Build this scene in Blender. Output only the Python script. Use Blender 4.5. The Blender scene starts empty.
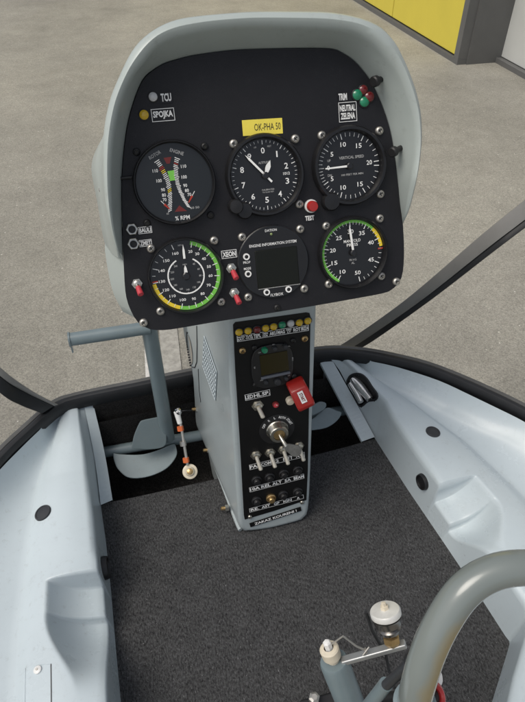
import bpy, bmesh, math, random
from mathutils import Vector, Matrix
from mathutils.bvhtree import BVHTree
R_ = math.radians
random.seed(7)
scene = bpy.context.scene
COL = scene.collection

# ------------------------------------------------------------------ camera
PW, PH, F = 525.0, 702.0, 600.0
CX, CY = PW / 2, PH / 2
EYE = Vector((0, 0, 0.85))
ex = Vector((3600 - CX, -160 - CY, F)).normalized()
ez = -Vector((277 - CX, F / math.tan(R_(42)), F)).normalized()
ez = (ez - ex * ez.dot(ex)).normalized()
ey = ez.cross(ex)
ROT = Matrix((ex, ey, ez))                      # camera (right, down, forward) -> world
cam = bpy.data.cameras.new('camera')
cam.sensor_fit = 'HORIZONTAL'; cam.sensor_width = 36.0; cam.lens = F / PW * 36.0
cam.clip_start = 0.02; cam.clip_end = 800
camo = bpy.data.objects.new('camera', cam); COL.objects.link(camo)
m = Matrix.Identity(4)
for i in range(3):
    m[i][0] = ROT[i][0]; m[i][1] = -ROT[i][1]; m[i][2] = -ROT[i][2]; m[i][3] = EYE[i]
camo.matrix_world = m
scene.camera = camo

# ------------------------------------------------------------------ light
SUN_EL, SUN_AZ = 60.0, -105.0                   # azimuth from +Y towards +X
w = bpy.data.worlds.new('World'); scene.world = w; w.use_nodes = True
nt = w.node_tree
sky = nt.nodes.new('ShaderNodeTexSky'); sky.sky_type = 'NISHITA'; sky.sun_disc = False
sky.sun_elevation = R_(SUN_EL); sky.sun_rotation = R_(SUN_AZ)
sky.dust_density = 4.0; sky.air_density = 1.0
bg = nt.nodes['Background']; bg.inputs['Strength'].default_value = 0.13
hs_ = nt.nodes.new('ShaderNodeHueSaturation'); hs_.inputs['Saturation'].default_value = 0.5     # hazy, nearly overcast sky
nt.links.new(sky.outputs['Color'], hs_.inputs['Color']); nt.links.new(hs_.outputs['Color'], bg.inputs['Color'])
sl = bpy.data.lights.new('sun', 'SUN'); sl.energy = 1.5; sl.angle = R_(34); sl.color = (1.0, 0.94, 0.84)
so = bpy.data.objects.new('sun', sl); COL.objects.link(so)
a = R_(SUN_AZ); e = R_(SUN_EL)
so.rotation_euler = Vector((math.sin(a) * math.cos(e), math.cos(a) * math.cos(e), math.sin(e))).to_track_quat('Z', 'Y').to_euler()
so.location = (0, 0, 5)
scene.view_settings.view_transform = 'Standard'; scene.view_settings.look = 'None'
scene.view_settings.exposure = 0.0; scene.view_settings.gamma = 1.0
scene.cycles.max_bounces = 6


# ------------------------------------------------------------------ helpers
def ray(px, py):
    return ROT @ Vector(((px - CX) / F, (py - CY) / F, 1.0))

def on_plane(px, py, p0, n):
    d = ray(px, py); return EYE + d * ((Vector(p0) - EYE).dot(n) / d.dot(n))

def onz(px, py, z): return on_plane(px, py, (0, 0, z), Vector((0, 0, 1)))
def onx(px, py, x): return on_plane(px, py, (x, 0, 0), Vector((1, 0, 0)))
def ony(px, py, y): return on_plane(px, py, (0, y, 0), Vector((0, 1, 0)))
def at(px, py, d): return EYE + ray(px, py) * d

MW = {}
def link(name, mesh, parent=None, mw=None):
    mw = mw or Matrix.Identity(4)
    o = bpy.data.objects.new(name, mesh); COL.objects.link(o)
    if parent:
        o.parent = parent; o.matrix_parent_inverse = MW[parent.name].inverted()
    o.matrix_basis = mw
    MW[o.name] = mw.copy()
    return o

def tag(o, label=None, cat=None, group=None, kind=None):
    for k, v in (('label', label), ('category', cat), ('group', group), ('kind', kind)):
        if v: o[k] = v
    return o

def thing(name, loc, label, cat, group=None):
    return tag(link(name, None, None, Matrix.Translation(loc)), label, cat, group)

def dup(o, parent, mw, name=None):                       # copy a part with its sub-parts
    c = o.copy(); COL.objects.link(c)
    c.parent = parent; c.matrix_parent_inverse = MW[parent.name].inverted(); c.matrix_basis = mw
    MW[c.name] = mw.copy()
    for ch in list(o.children):
        dup(ch, c, mw @ MW[o.name].inverted() @ MW[ch.name])
    return c

TXT = {}
def text_geo(s, bold=0.0):
    k = (s, bold)
    if k not in TXT:
        cu = bpy.data.curves.new('t', 'FONT'); cu.body = s; cu.size = 1.0
        cu.align_x = 'CENTER'; cu.align_y = 'CENTER'; cu.resolution_u = 2; cu.offset = bold
        ob = bpy.data.objects.new('t', cu); COL.objects.link(ob)
        bpy.context.view_layer.update()
        me = bpy.data.meshes.new_from_object(ob.evaluated_get(bpy.context.evaluated_depsgraph_get()))
        vs = [v.co.copy() for v in me.vertices]; fs = [tuple(p.vertices) for p in me.polygons]
        bpy.data.objects.remove(ob); bpy.data.curves.remove(cu); bpy.data.meshes.remove(me)
        if vs:
            x0 = min(v.x for v in vs); x1 = max(v.x for v in vs); y0 = min(v.y for v in vs); y1 = max(v.y for v in vs)
            c = Vector(((x0 + x1) / 2, (y0 + y1) / 2, 0))
            vs = [v - c for v in vs]
            TXT[k] = (vs, fs, x1 - x0, y1 - y0)
        else: TXT[k] = ([], [], 1, 1)
    return TXT[k]

class MB:
    def __init__(s): s.bm = bmesh.new(); s.mats = []
    def mi(s, m):
        if m not in s.mats: s.mats.append(m)
        return s.mats.index(m)
    def add(s, vs, fs, mat, smooth=False):
        k = s.mi(mat); v = [s.bm.verts.new(p) for p in vs]; out = []
        for f in fs:
            try: q = s.bm.faces.new([v[i] for i in f])
            except ValueError: continue
            q.material_index = k; q.smooth = smooth; out.append(q)
        return v, out
    def box(s, c, size, mat, mx=None, bevel=0.0):
        mx = mx or Matrix.Identity(4)
        c = Vector(c); h = Vector(size) / 2
        vs = [mx @ (c + Vector((x * h.x, y * h.y, z * h.z))) for x in (-1, 1) for y in (-1, 1) for z in (-1, 1)]
        v, f = s.add(vs, [(0, 1, 3, 2), (4, 6, 7, 5), (0, 4, 5, 1), (2, 3, 7, 6), (0, 2, 6, 4), (1, 5, 7, 3)], mat)
        if bevel:
            es = list({e for q in f for e in q.edges})
            r = bmesh.ops.bevel(s.bm, geom=es, offset=bevel, segments=3, profile=0.5, affect='EDGES')
            for q in r['faces']: q.smooth = True; q.material_index = s.mi(mat)
    def lathe(s, prof, mat, seg=32, mx=None, cap0=True, cap1=True, smooth=True, sx=1.0, sy=1.0, ang0=0.0):
        """prof: list of (r, z), axis local Z"""
        mx = mx or Matrix.Identity(4)
        vs, fs = [], []
        n = len(prof)
        for r, z in prof:
            for k in range(seg):
                t = ang0 + 2 * math.pi * k / seg
                vs.append(mx @ Vector((r * math.cos(t) * sx, r * math.sin(t) * sy, z)))
        for i in range(n - 1):
            for k in range(seg):
                k2 = (k + 1) % seg
                fs.append((i * seg + k, i * seg + k2, (i + 1) * seg + k2, (i + 1) * seg + k))
        v, f = s.add(vs, fs, mat, smooth)
        if cap0 and prof[0][0] > 1e-6: s._cap([v[k] for k in range(seg)][::-1], mat)
        if cap1 and prof[-1][0] > 1e-6: s._cap([v[(n - 1) * seg + k] for k in range(seg)], mat)
    def _cap(s, vs, mat):
        q = s.bm.faces.new(vs); q.material_index = s.mi(mat)
    def cyl(s, p0, p1, r0, mat, r1=None, seg=20, smooth=True, bev=0.0):
        p0, p1 = Vector(p0), Vector(p1); d = p1 - p0; L = d.length
        mx = Matrix.Translation(p0) @ d.to_track_quat('Z', 'Y').to_matrix().to_4x4()
        r1 = r0 if r1 is None else r1
        pr = [(r0, 0), (r1, L)]
        if bev: pr = [(r0 - bev, 0), (r0, bev), (r1, L - bev), (r1 - bev, L)]
        s.lathe(pr, mat, seg, mx, smooth=smooth)
    def tube(s, path, r, mat, seg=16, closed=False, caps=True, up=None, prof=None):
        """sweep a circle (or a profile of (a,b) pairs) along path; r number or list"""
        P = [Vector(p) for p in path]; n = len(P)
        rs = r if isinstance(r, (list, tuple)) else [r] * n
        prof = prof or [(math.cos(2 * math.pi * k / seg), math.sin(2 * math.pi * k / seg)) for k in range(seg)]
        m_ = len(prof); vs = []; nrm = None
        for i in range(n):
            a_ = P[(i - 1) % n] if (closed or i > 0) else P[i]
            b_ = P[(i + 1) % n] if (closed or i < n - 1) else P[i]
            t = (b_ - a_).normalized()
            if up is not None: nn = Vector(up)
            elif nrm is None: nn = Vector((0, 0, 1)) if abs(t.z) < 0.9 else Vector((1, 0, 0))
            else: nn = nrm
            nn = (nn - t * nn.dot(t)).normalized(); nrm = nn
            bb = t.cross(nn)
            for ca, cb in prof: vs.append(P[i] + (bb * ca + nn * cb) * rs[i])
        fs = []
        for i in range(n if closed else n - 1):
            j = (i + 1) % n
            for k in range(m_):
                k2 = (k + 1) % m_
                fs.append((i * m_ + k, i * m_ + k2, j * m_ + k2, j * m_ + k))
        v, f = s.add(vs, fs, mat, True)
        if caps and not closed:
            s._cap(v[:m_][::-1], mat); s._cap(v[-m_:], mat)
    def prism(s, pts, z0, z1, mat, mx=None, bevel=0.0, smooth=False):
        """extrude polygon (x,y) from z0 to z1 in frame mx"""
        mx = mx or Matrix.Identity(4); n = len(pts)
        ring = []
        if bevel:
            cx = sum(p[0] for p in pts) / n; cy = sum(p[1] for p in pts) / n
            def ins(p, b):
                d = math.hypot(p[0] - cx, p[1] - cy) or 1
                return (cx + (p[0] - cx) * (1 - b / d), cy + (p[1] - cy) * (1 - b / d))
            lay = [(pts, z0), (pts, z1 - bevel), ([ins(p, bevel * .3) for p in pts], z1 - bevel * .3), ([ins(p, bevel) for p in pts], z1)]
        else: lay = [(pts, z0), (pts, z1)]
        vs = [mx @ Vector((p[0], p[1], z)) for L, z in lay for p in L]
        fs = [(i * n + k, i * n + (k + 1) % n, (i + 1) * n + (k + 1) % n, (i + 1) * n + k) for i in range(len(lay) - 1) for k in range(n)]
        v, f = s.add(vs, fs, mat, smooth)
        s._cap(v[:n][::-1], mat); s._cap(v[-n:], mat)
    def grid(s, rows, mat, smooth=True, flip=False, skip=None):
        n = len(rows[0]); vs = [p for r in rows for p in r]; fs = []
        for i in range(len(rows) - 1):
            for k in range(n - 1):
                if skip and skip(i, k): continue
                f = (i * n + k, i * n + k + 1, (i + 1) * n + k + 1, (i + 1) * n + k)
                fs.append(f[::-1] if flip else f)
        s.add(vs, fs, mat, smooth)
    def text(s, t, x, y, z, h, mat, wd=None, rot=0.0, bold=0.012, mx=None):
        """h = height of the glyph block; wd = total width (else natural)"""
        vs, fs, tw, th = text_geo(t, bold)
        sy = h / th; sx = (wd / tw) if wd else sy * 0.9
        M = (mx or Matrix.Identity(4)) @ Matrix.Translation((x, y, z)) @ Matrix.Rotation(rot, 4, 'Z') @ Matrix.Diagonal((sx, sy, 1, 1))
        s.add([M @ v for v in vs], fs, mat)
    def quad(s, x0, x1, y0, y1, z, mat, mx=None, rot=0, c=None):
        M = (mx or Matrix.Identity(4))
        if c is not None: M = M @ Matrix.Translation((c[0], c[1], 0)) @ Matrix.Rotation(rot, 4, 'Z')
        s.add([M @ Vector(p) for p in ((x0, y0, z), (x1, y0, z), (x1, y1, z), (x0, y1, z))], [(0, 1, 2, 3)], mat)
    def arc(s, r0, r1, a0, a1, z, mat, seg=48, mx=None):
        """flat band, angles clockwise from up in degrees"""
        M = mx or Matrix.Identity(4); vs, fs = [], []
        for k in range(seg + 1):
            t = R_(a0 + (a1 - a0) * k / seg)
            vs += [M @ Vector((r0 * math.sin(t), r0 * math.cos(t), z)), M @ Vector((r1 * math.sin(t), r1 * math.cos(t), z))]
        for k in range(seg): fs.append((2 * k, 2 * k + 1, 2 * k + 3, 2 * k + 2)[::-1] if a1 < a0 else (2 * k + 2, 2 * k + 3, 2 * k + 1, 2 * k)[::-1])
        s.add(vs, fs, mat)
    def tick(s, ang, r0, r1, wd, z, mat):
        t = R_(ang); d = Vector((math.sin(t), math.cos(t), 0)); p = Vector((math.cos(t), -math.sin(t), 0)) * wd / 2
        s.add([d * r0 - p + Vector((0, 0, z)), d * r0 + p + Vector((0, 0, z)), d * r1 + p + Vector((0, 0, z)), d * r1 - p + Vector((0, 0, z))], [(0, 1, 2, 3)], mat)
    def mesh(s, name, recalc=True):
        if recalc: bmesh.ops.recalc_face_normals(s.bm, faces=s.bm.faces)
        for e_ in s.bm.edges:
            if len(e_.link_faces) == 2 and e_.calc_face_angle(0) > R_(40): e_.smooth = False
        me = bpy.data.meshes.new(name); s.bm.to_mesh(me); s.bm.free()
        for m_ in s.mats: me.materials.append(m_)
        return me
    def build(s, name, parent=None, mw=None, recalc=True):
        return link(name, s.mesh(name, recalc), parent, mw)

def resample(pts, n):
    P = [Vector(p) for p in pts]
    # Catmull-Rom densify then even arc length
    D = []
    for i in range(len(P) - 1):
        a_ = P[i - 1] if i else P[0] * 2 - P[1]; b_ = P[i]; c_ = P[i + 1]
        d_ = P[i + 2] if i + 2 < len(P) else c_ * 2 - b_
        for k in range(8):
            t = k / 8
            D.append(0.5 * ((2 * b_) + (c_ - a_) * t + (2 * a_ - 5 * b_ + 4 * c_ - d_) * t * t + (3 * b_ - a_ - 3 * c_ + d_) * t ** 3))
    D.append(P[-1])
    L = [0]
    for i in range(1, len(D)): L.append(L[-1] + (D[i] - D[i - 1]).length)
    out = []; j = 0
    for k in range(n):
        t = L[-1] * k / (n - 1)
        while j < len(L) - 2 and L[j + 1] < t: j += 1
        f = (t - L[j]) / max(1e-9, L[j + 1] - L[j])
        out.append(D[j].lerp(D[j + 1], min(1, max(0, f))))
    return out

# ------------------------------------------------------------------ materials
def mat(name, col, rough=0.5, metal=0.0, spec=0.5, var=0.0, vscale=40.0, bump=0.0, bscale=300.0, rvar=0.0, coat=0.0, col2=None, emit=None, stretch=None, dirt=0.0, dirtcol=(.16, .15, .13)):
    m_ = bpy.data.materials.new(name); m_.use_nodes = True; n = m_.node_tree; b = n.nodes['Principled BSDF']
    b.inputs['Base Color'].default_value = (*col, 1); b.inputs['Roughness'].default_value = rough
    b.inputs['Metallic'].default_value = metal; b.inputs['Specular IOR Level'].default_value = spec
    b.inputs['Coat Weight'].default_value = coat; b.inputs['Coat Roughness'].default_value = 0.08
    tc = n.nodes.new('ShaderNodeTexCoord'); src = tc.outputs['Object']
    if stretch:
        mp = n.nodes.new('ShaderNodeMapping'); mp.inputs['Scale'].default_value = stretch
        n.links.new(src, mp.inputs['Vector']); src = mp.outputs['Vector']
    if var or col2 or rvar:
        no = n.nodes.new('ShaderNodeTexNoise'); no.inputs['Scale'].default_value = vscale; no.inputs['Detail'].default_value = 6; no.inputs['Roughness'].default_value = 0.65
        n.links.new(src, no.inputs['Vector'])
        if var or col2:
            cr = n.nodes.new('ShaderNodeValToRGB')
            c2 = col2 or tuple(min(1, c * (1 + var)) for c in col); c1 = tuple(c * (1 - var) for c in col)
            cr.color_ramp.elements[0].position = 0.3; cr.color_ramp.elements[1].position = 0.7
            cr.color_ramp.elements[0].color = (*c1, 1); cr.color_ramp.elements[1].color = (*c2, 1)
            n.links.new(no.outputs['Fac'], cr.inputs['Fac']); n.links.new(cr.outputs['Color'], b.inputs['Base Color'])
        if rvar:
            mr = n.nodes.new('ShaderNodeMapRange'); mr.inputs['From Min'].default_value = .3; mr.inputs['From Max'].default_value = .7
            mr.inputs['To Min'].default_value = max(.02, rough - rvar); mr.inputs['To Max'].default_value = min(1, rough + rvar)
            n.links.new(no.outputs['Fac'], mr.inputs['Value']); n.links.new(mr.outputs['Result'], b.inputs['Roughness'])
    if bump:
        nb = n.nodes.new('ShaderNodeTexNoise'); nb.inputs['Scale'].default_value = bscale; nb.inputs['Detail'].default_value = 4
        n.links.new(src, nb.inputs['Vector'])
        bu = n.nodes.new('ShaderNodeBump'); bu.inputs['Strength'].default_value = bump; bu.inputs['Distance'].default_value = 0.002
        n.links.new(nb.outputs['Fac'], bu.inputs['Height']); n.links.new(bu.outputs['Normal'], b.inputs['Normal'])
    if dirt:
        nd = n.nodes.new('ShaderNodeTexNoise'); nd.inputs['Scale'].default_value = 95; nd.inputs['Detail'].default_value = 8; nd.inputs['Roughness'].default_value = .75
        nl = n.nodes.new('ShaderNodeTexNoise'); nl.inputs['Scale'].default_value = 7; nl.inputs['Detail'].default_value = 4
        for q in (nd, nl): n.links.new(tc.outputs['Object'], q.inputs['Vector'])
        r1 = n.nodes.new('ShaderNodeMapRange'); r1.inputs['From Min'].default_value = .56; r1.inputs['From Max'].default_value = .74
        n.links.new(nd.outputs['Fac'], r1.inputs['Value'])
        r2 = n.nodes.new('ShaderNodeMapRange'); r2.inputs['From Min'].default_value = .40; r2.inputs['From Max'].default_value = .68; r2.inputs['To Min'].default_value = .25
        n.links.new(nl.outputs['Fac'], r2.inputs['Value'])
        mm_ = n.nodes.new('ShaderNodeMath'); mm_.operation = 'MULTIPLY'; n.links.new(r1.outputs[0], mm_.inputs[0]); n.links.new(r2.outputs[0], mm_.inputs[1])
        m2 = n.nodes.new('ShaderNodeMath'); m2.operation = 'MULTIPLY'; m2.inputs[1].default_value = dirt; n.links.new(mm_.outputs[0], m2.inputs[0])
        mx_ = n.nodes.new('ShaderNodeMix'); mx_.data_type = 'RGBA'; n.links.new(m2.outputs[0], mx_.inputs[0])
        lk = b.inputs['Base Color'].links
        if lk: n.links.new(lk[0].from_socket, mx_.inputs[6])
        else: mx_.inputs[6].default_value = (*col, 1)
        mx_.inputs[7].default_value = (*dirtcol, 1); n.links.new(mx_.outputs[2], b.inputs['Base Color'])
    if emit:
        b.inputs['Emission Color'].default_value = (*emit[0], 1); b.inputs['Emission Strength'].default_value = emit[1]
    return m_

def asphalt_mat():
    m_ = bpy.data.materials.new('apron_concrete'); m_.use_nodes = True; n = m_.node_tree; b = n.nodes['Principled BSDF']
    b.inputs['Roughness'].default_value = 0.9; b.inputs['Specular IOR Level'].default_value = 0.25
    tc = n.nodes.new('ShaderNodeTexCoord')
    def noise(sc, det=4, ro=.6):
        q = n.nodes.new('ShaderNodeTexNoise'); q.inputs['Scale'].default_value = sc; q.inputs['Detail'].default_value = det; q.inputs['Roughness'].default_value = ro
        n.links.new(tc.outputs['Object'], q.inputs['Vector']); return q.outputs['Fac']
    def ramp(src, stops):
        q = n.nodes.new('ShaderNodeValToRGB'); q.color_ramp.elements[0].position = stops[0][0]; q.color_ramp.elements[0].color = (*stops[0][1], 1)
        q.color_ramp.elements[1].position = stops[-1][0]; q.color_ramp.elements[1].color = (*stops[-1][1], 1)
        for p, c in stops[1:-1]:
            e_ = q.color_ramp.elements.new(p); e_.color = (*c, 1)
        n.links.new(src, q.inputs['Fac']); return q.outputs['Color']
    def mix(t, f, a_, b_):
        q = n.nodes.new('ShaderNodeMix'); q.data_type = 'RGBA'; q.blend_type = t
        if isinstance(f, float): q.inputs[0].default_value = f
        else: n.links.new(f, q.inputs[0])
        n.links.new(a_, q.inputs[6])
        n.links.new(b_, q.inputs[7]); return q.outputs[2]
    base = ramp(noise(1.3, 8, .7), [(.3, (.268, .257, .222)), (.7, (.338, .324, .281))])
    grit = ramp(noise(230, 3, .75), [(.3, (.45, .45, .46)), (.5, (1, 1, 1)), (.72, (1.6, 1.6, 1.58))])
    fine = ramp(noise(75, 6, .85), [(.28, (.78, .78, .78)), (.72, (1.2, 1.2, 1.2))])
    big = ramp(noise(.45, 5, .6), [(.3, (.80, .80, .81)), (.5, (1, 1, 1)), (.7, (1.1, 1.09, 1.07))])
    blot = ramp(noise(5.5, 4, .75), [(.25, (.84, .84, .84)), (.55, (1, 1, 1)), (.75, (1.08, 1.08, 1.07))])
    base = mix('MULTIPLY', 1.0, base, big); base = mix('MULTIPLY', 1.0, base, blot)
    c = mix('MULTIPLY', 0.75, base, grit); c = mix('MULTIPLY', 0.8, c, fine)
    vo = n.nodes.new('ShaderNodeTexVoronoi'); vo.inputs['Scale'].default_value = 34; vo.feature = 'F1'
    n.links.new(tc.outputs['Object'], vo.inputs['Vector'])
    sp = ramp(vo.outputs['Distance'], [(.05, (1, 1, 1)), (.12, (0, 0, 0))])
    sel = n.nodes.new('ShaderNodeSeparateColor'); n.links.new(vo.outputs['Color'], sel.inputs['Color'])
    gt = n.nodes.new('ShaderNodeMath'); gt.operation = 'GREATER_THAN'; gt.inputs[1].default_value = .84; n.links.new(sel.outputs['Red'], gt.inputs[0])
    mu = n.nodes.new('ShaderNodeMath'); mu.operation = 'MULTIPLY'; n.links.new(gt.outputs[0], mu.inputs[0]); n.links.new(sp, mu.inputs[1])
    wh = n.nodes.new('ShaderNodeRGB'); wh.outputs[0].default_value = (.66, .64, .58, 1)
    c = mix('MIX', mu.outputs[0], c, wh.outputs[0])
    n.links.new(c, b.inputs['Base Color'])
    bu = n.nodes.new('ShaderNodeBump'); bu.inputs['Strength'].default_value = .5; bu.inputs['Distance'].default_value = .004
    n.links.new(noise(170, 4, .7), bu.inputs['Height']); n.links.new(bu.outputs['Normal'], b.inputs['Normal'])
    return m_

def carpet_mat(name, dark, light):
    m_ = mat(name, dark, 1.0, spec=0.05)
    n = m_.node_tree; b = n.nodes['Principled BSDF']
    b.inputs['Sheen Weight'].default_value = 0.04; b.inputs['Sheen Roughness'].default_value = .6
    tc = n.nodes.new('ShaderNodeTexCoord')
    def noise(sc, det, ro, st=None):
        q = n.nodes.new('ShaderNodeTexNoise'); q.inputs['Scale'].default_value = sc; q.inputs['Detail'].default_value = det; q.inputs['Roughness'].default_value = ro
        if st:
            mp = n.nodes.new('ShaderNodeMapping'); mp.inputs['Scale'].default_value = st; mp.inputs['Rotation'].default_value = (0, 0, .25)
            n.links.new(tc.outputs['Object'], mp.inputs['Vector']); n.links.new(mp.outputs['Vector'], q.inputs['Vector'])
        else: n.links.new(tc.outputs['Object'], q.inputs['Vector'])
        return q.outputs['Fac']
    f1 = noise(420, 3, .8, (1.0, .5, 1)); f2 = noise(38, 6, .75)
    ad = n.nodes.new('ShaderNodeMath'); ad.operation = 'MULTIPLY_ADD'; ad.inputs[1].default_value = .28
    n.links.new(f2, ad.inputs[0]); n.links.new(f1, ad.inputs[2])
    cr = n.nodes.new('ShaderNodeValToRGB'); cr.color_ramp.elements[0].position = .46; cr.color_ramp.elements[0].color = (*dark, 1)
    cr.color_ramp.elements[1].position = .86; cr.color_ramp.elements[1].color = (*light, 1)
    f3 = noise(650, 2, .6, (1.0, .45, 1))
    sp_ = n.nodes.new('ShaderNodeMapRange'); sp_.inputs['From Min'].default_value = .64; sp_.inputs['From Max'].default_value = .74
    n.links.new(f3, sp_.inputs['Value'])
    mxs = n.nodes.new('ShaderNodeMix'); mxs.data_type = 'RGBA'; mxs.inputs[7].default_value = (light[0] * 2.1, light[1] * 2.1, light[2] * 2.1, 1)
    n.links.new(sp_.outputs[0], mxs.inputs[0]); n.links.new(cr.outputs['Color'], mxs.inputs[6])
    n.links.new(ad.outputs[0], cr.inputs['Fac']); n.links.new(mxs.outputs[2], b.inputs['Base Color'])
    bu = n.nodes.new('ShaderNodeBump'); bu.inputs['Strength'].default_value = .9; bu.inputs['Distance'].default_value = .004
    n.links.new(f1, bu.inputs['Height']); n.links.new(bu.outputs['Normal'], b.inputs['Normal'])
    return m_

M = {}
M['asphalt'] = asphalt_mat()
M['line'] = mat('white_line_paint', (.56, .55, .52), .85, var=.22, vscale=60, bump=.4, bscale=160)
M['wornline'] = mat('worn_pale_paint', (.33, .32, .29), .9, var=.28, vscale=45, bump=.4, bscale=160)
M['pod'] = mat('grey_green_pod_paint', (.395, .44, .42), .36, var=.05, vscale=9, rvar=.08, bump=.03, bscale=120, coat=.12, dirt=.45)
M['conpaint'] = mat('console_grey_paint', (.36, .405, .412), .34, var=.05, vscale=9, rvar=.08, bump=.03, bscale=120, coat=.12, dirt=.45)
M['tub'] = mat('pale_blue_gelcoat', (.50, .568, .598), .30, var=.05, vscale=5, rvar=.10, bump=.04, bscale=30, coat=.06, dirt=.42)
M['hull'] = mat('hull_paint', (.62, .66, .68), .4, var=.03)
M['trimblack'] = mat('black_rubber_trim', (.012, .013, .015), .55, var=.3, vscale=30, bump=.1, bscale=90)
M['trimgrey'] = mat('grey_rim_edge', (.085, .085, .082), .5, var=.15, vscale=30)
M['strip'] = mat('grey_window_frame', (.20, .196, .185), .5, var=.10, vscale=14, bump=.05)
M['plate'] = mat('matt_black_panel', (.0105, .0105, .0130), .52, spec=.35, var=.18, vscale=18, bump=.12, bscale=900, dirt=.25, dirtcol=(.06, .06, .06))
M['conplate'] = mat('black_switch_plate', (.006, .006, .0062), .5, spec=.25, var=.15, vscale=18, bump=.08, bscale=900)
M['bezel'] = mat('black_bezel', (.010, .010, .011), .36, bump=.03)
M['dial'] = mat('black_dial', (.008, .008, .009), .3, coat=.25)
M['dialgrey'] = mat('dark_dial', (.008, .010, .011), .3, coat=.3)
M['white'] = mat('dial_white', (.88, .88, .85), .6)
M['ink'] = mat('label_white', (.84, .84, .82), .6)
M['greyink'] = mat('dial_grey_ink', (.42, .42, .41), .6)
M['green'] = mat('dial_green', (.20, .60, .08), .5)
M['yellow'] = mat('dial_yellow', (.92, .68, .04), .5)
M['red'] = mat('dial_red', (.45, .04, .02), .5)
M['dred'] = mat('dark_red', (.16, .018, .016), .5)
M['labely'] = mat('yellow_sticker', (.92, .76, .10), .5, var=.04)
M['blackink'] = mat('black_ink', (.03, .028, .02), .7)
M['screw'] = mat('zinc_screw', (.50, .48, .44), .42, metal=.85, var=.15, vscale=200)
M['blackscrew'] = mat('black_screw', (.02, .02, .021), .45, metal=.3)
M['steel'] = mat('nickel', (.60, .57, .50), .28, metal=1.0, var=.12, vscale=90)
M['chrome'] = mat('chrome', (.75, .75, .76), .1, metal=1.0)
M['darksteel'] = mat('dark_steel', (.20, .19, .18), .25, metal=.9, var=.2, vscale=80)
M['latchmetal'] = mat('polished_latch', (.72, .71, .70), .22, metal=.8, var=.1, vscale=60)
M['brass'] = mat('brass', (.52, .36, .17), .38, metal=.9, var=.2, vscale=90)
M['cream'] = mat('cream_nylon', (.62, .56, .44), .5, var=.1, vscale=60)
M['redplastic'] = mat('red_plastic', (.38, .018, .014), .3, coat=.25, var=.06)
M['redsleeve'] = mat('red_sleeve', (.50, .045, .06), .45)
M['ledy'] = mat('amber_lens', (.62, .40, .015), .18, coat=.5)
M['ledr'] = mat('dark_red_lens', (.15, .008, .01), .2, coat=.5)
M['ledg'] = mat('green_lens', (.01, .23, .11), .2, coat=.5)
M['ledw'] = mat('clear_lens', (.55, .55, .55), .2, coat=.5)
M['lcd'] = mat('dark_display', (.009, .010, .007), .22, spec=.25)
M['lcdamber'] = mat('amber_display', (.026, .020, .003), .25, spec=.25)
M['rubber'] = mat('black_plastic', (.010, .010, .011), .48, bump=.05)
M['plug'] = mat('charcoal_plug', (.028, .030, .034), .45, bump=.08, bscale=200)
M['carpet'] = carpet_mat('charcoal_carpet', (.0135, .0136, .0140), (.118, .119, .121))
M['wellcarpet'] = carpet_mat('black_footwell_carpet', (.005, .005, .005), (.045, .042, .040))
M['tubepaint'] = mat('blue_grey_tube_paint', (.155, .20, .215), .33, var=.08, vscale=20, rvar=.08, coat=.2, dirt=.5)
M['pedalpaint'] = mat('blue_grey_pedal_paint', (.20, .25, .265), .38, var=.08, vscale=25, rvar=.08, coat=.15, dirt=.6)
M['toepaint'] = mat('dark_pedal_paint', (.115, .15, .16), .42, var=.08, vscale=25, rvar=.08, dirt=.5)
M['alu'] = mat('worn_aluminium', (.40, .41, .41), .4, metal=.7, var=.12, vscale=50)
M['whiteplastic'] = mat('white_plastic', (.74, .74, .72), .4, var=.04)
M['capwhite'] = mat('worn_white_cap', (.66, .66, .63), .35, metal=.15, var=.12, vscale=60, rvar=.1, dirt=.7)
M['orange'] = mat('orange_nut', (.62, .14, .04), .5)
M['yellowdoor'] = mat('yellow_door_sheet', (.66, .55, .07), .5, var=.04, vscale=3)
M['whitedoor'] = mat('white_door_sheet', (.56, .57, .55), .55, var=.05, vscale=3)
M['frame'] = mat('grey_door_frame', (.12, .12, .118), .55, var=.08, vscale=6)
M['wallgrey'] = mat('grey_hangar_wall', (.085, .085, .08), .7, var=.12, vscale=5)
M['redknob'] = mat('red_grip', (.42, .03, .03), .4)

# tube paint of the stick: grey, blended to a brassy colour by a vertex mask
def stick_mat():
    m_ = mat('brass_tinted_grey_stick', (.19, .215, .205), .24, coat=.4, rvar=.06, vscale=22)
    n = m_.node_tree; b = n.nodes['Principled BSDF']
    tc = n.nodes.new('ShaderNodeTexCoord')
    at_ = n.nodes.new('ShaderNodeAttribute'); at_.attribute_name = 'brass_tint'
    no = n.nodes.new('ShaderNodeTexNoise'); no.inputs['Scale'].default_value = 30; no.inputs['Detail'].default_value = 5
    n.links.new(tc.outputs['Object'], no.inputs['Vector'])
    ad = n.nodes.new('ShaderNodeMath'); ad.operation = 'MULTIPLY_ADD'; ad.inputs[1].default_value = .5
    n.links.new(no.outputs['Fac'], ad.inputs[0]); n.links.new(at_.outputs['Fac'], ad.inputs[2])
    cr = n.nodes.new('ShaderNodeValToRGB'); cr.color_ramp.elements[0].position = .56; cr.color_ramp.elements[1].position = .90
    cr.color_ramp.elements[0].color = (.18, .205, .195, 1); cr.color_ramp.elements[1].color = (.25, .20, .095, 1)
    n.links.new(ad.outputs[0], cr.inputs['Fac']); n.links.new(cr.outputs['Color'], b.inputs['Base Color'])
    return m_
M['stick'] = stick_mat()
mp_ = bpy.data.materials.new('clear_windscreen'); mp_.use_nodes = True
for nn in list(mp_.node_tree.nodes): mp_.node_tree.nodes.remove(nn)
o_ = mp_.node_tree.nodes.new('ShaderNodeOutputMaterial'); t_ = mp_.node_tree.nodes.new('ShaderNodeBsdfTransparent')
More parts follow.
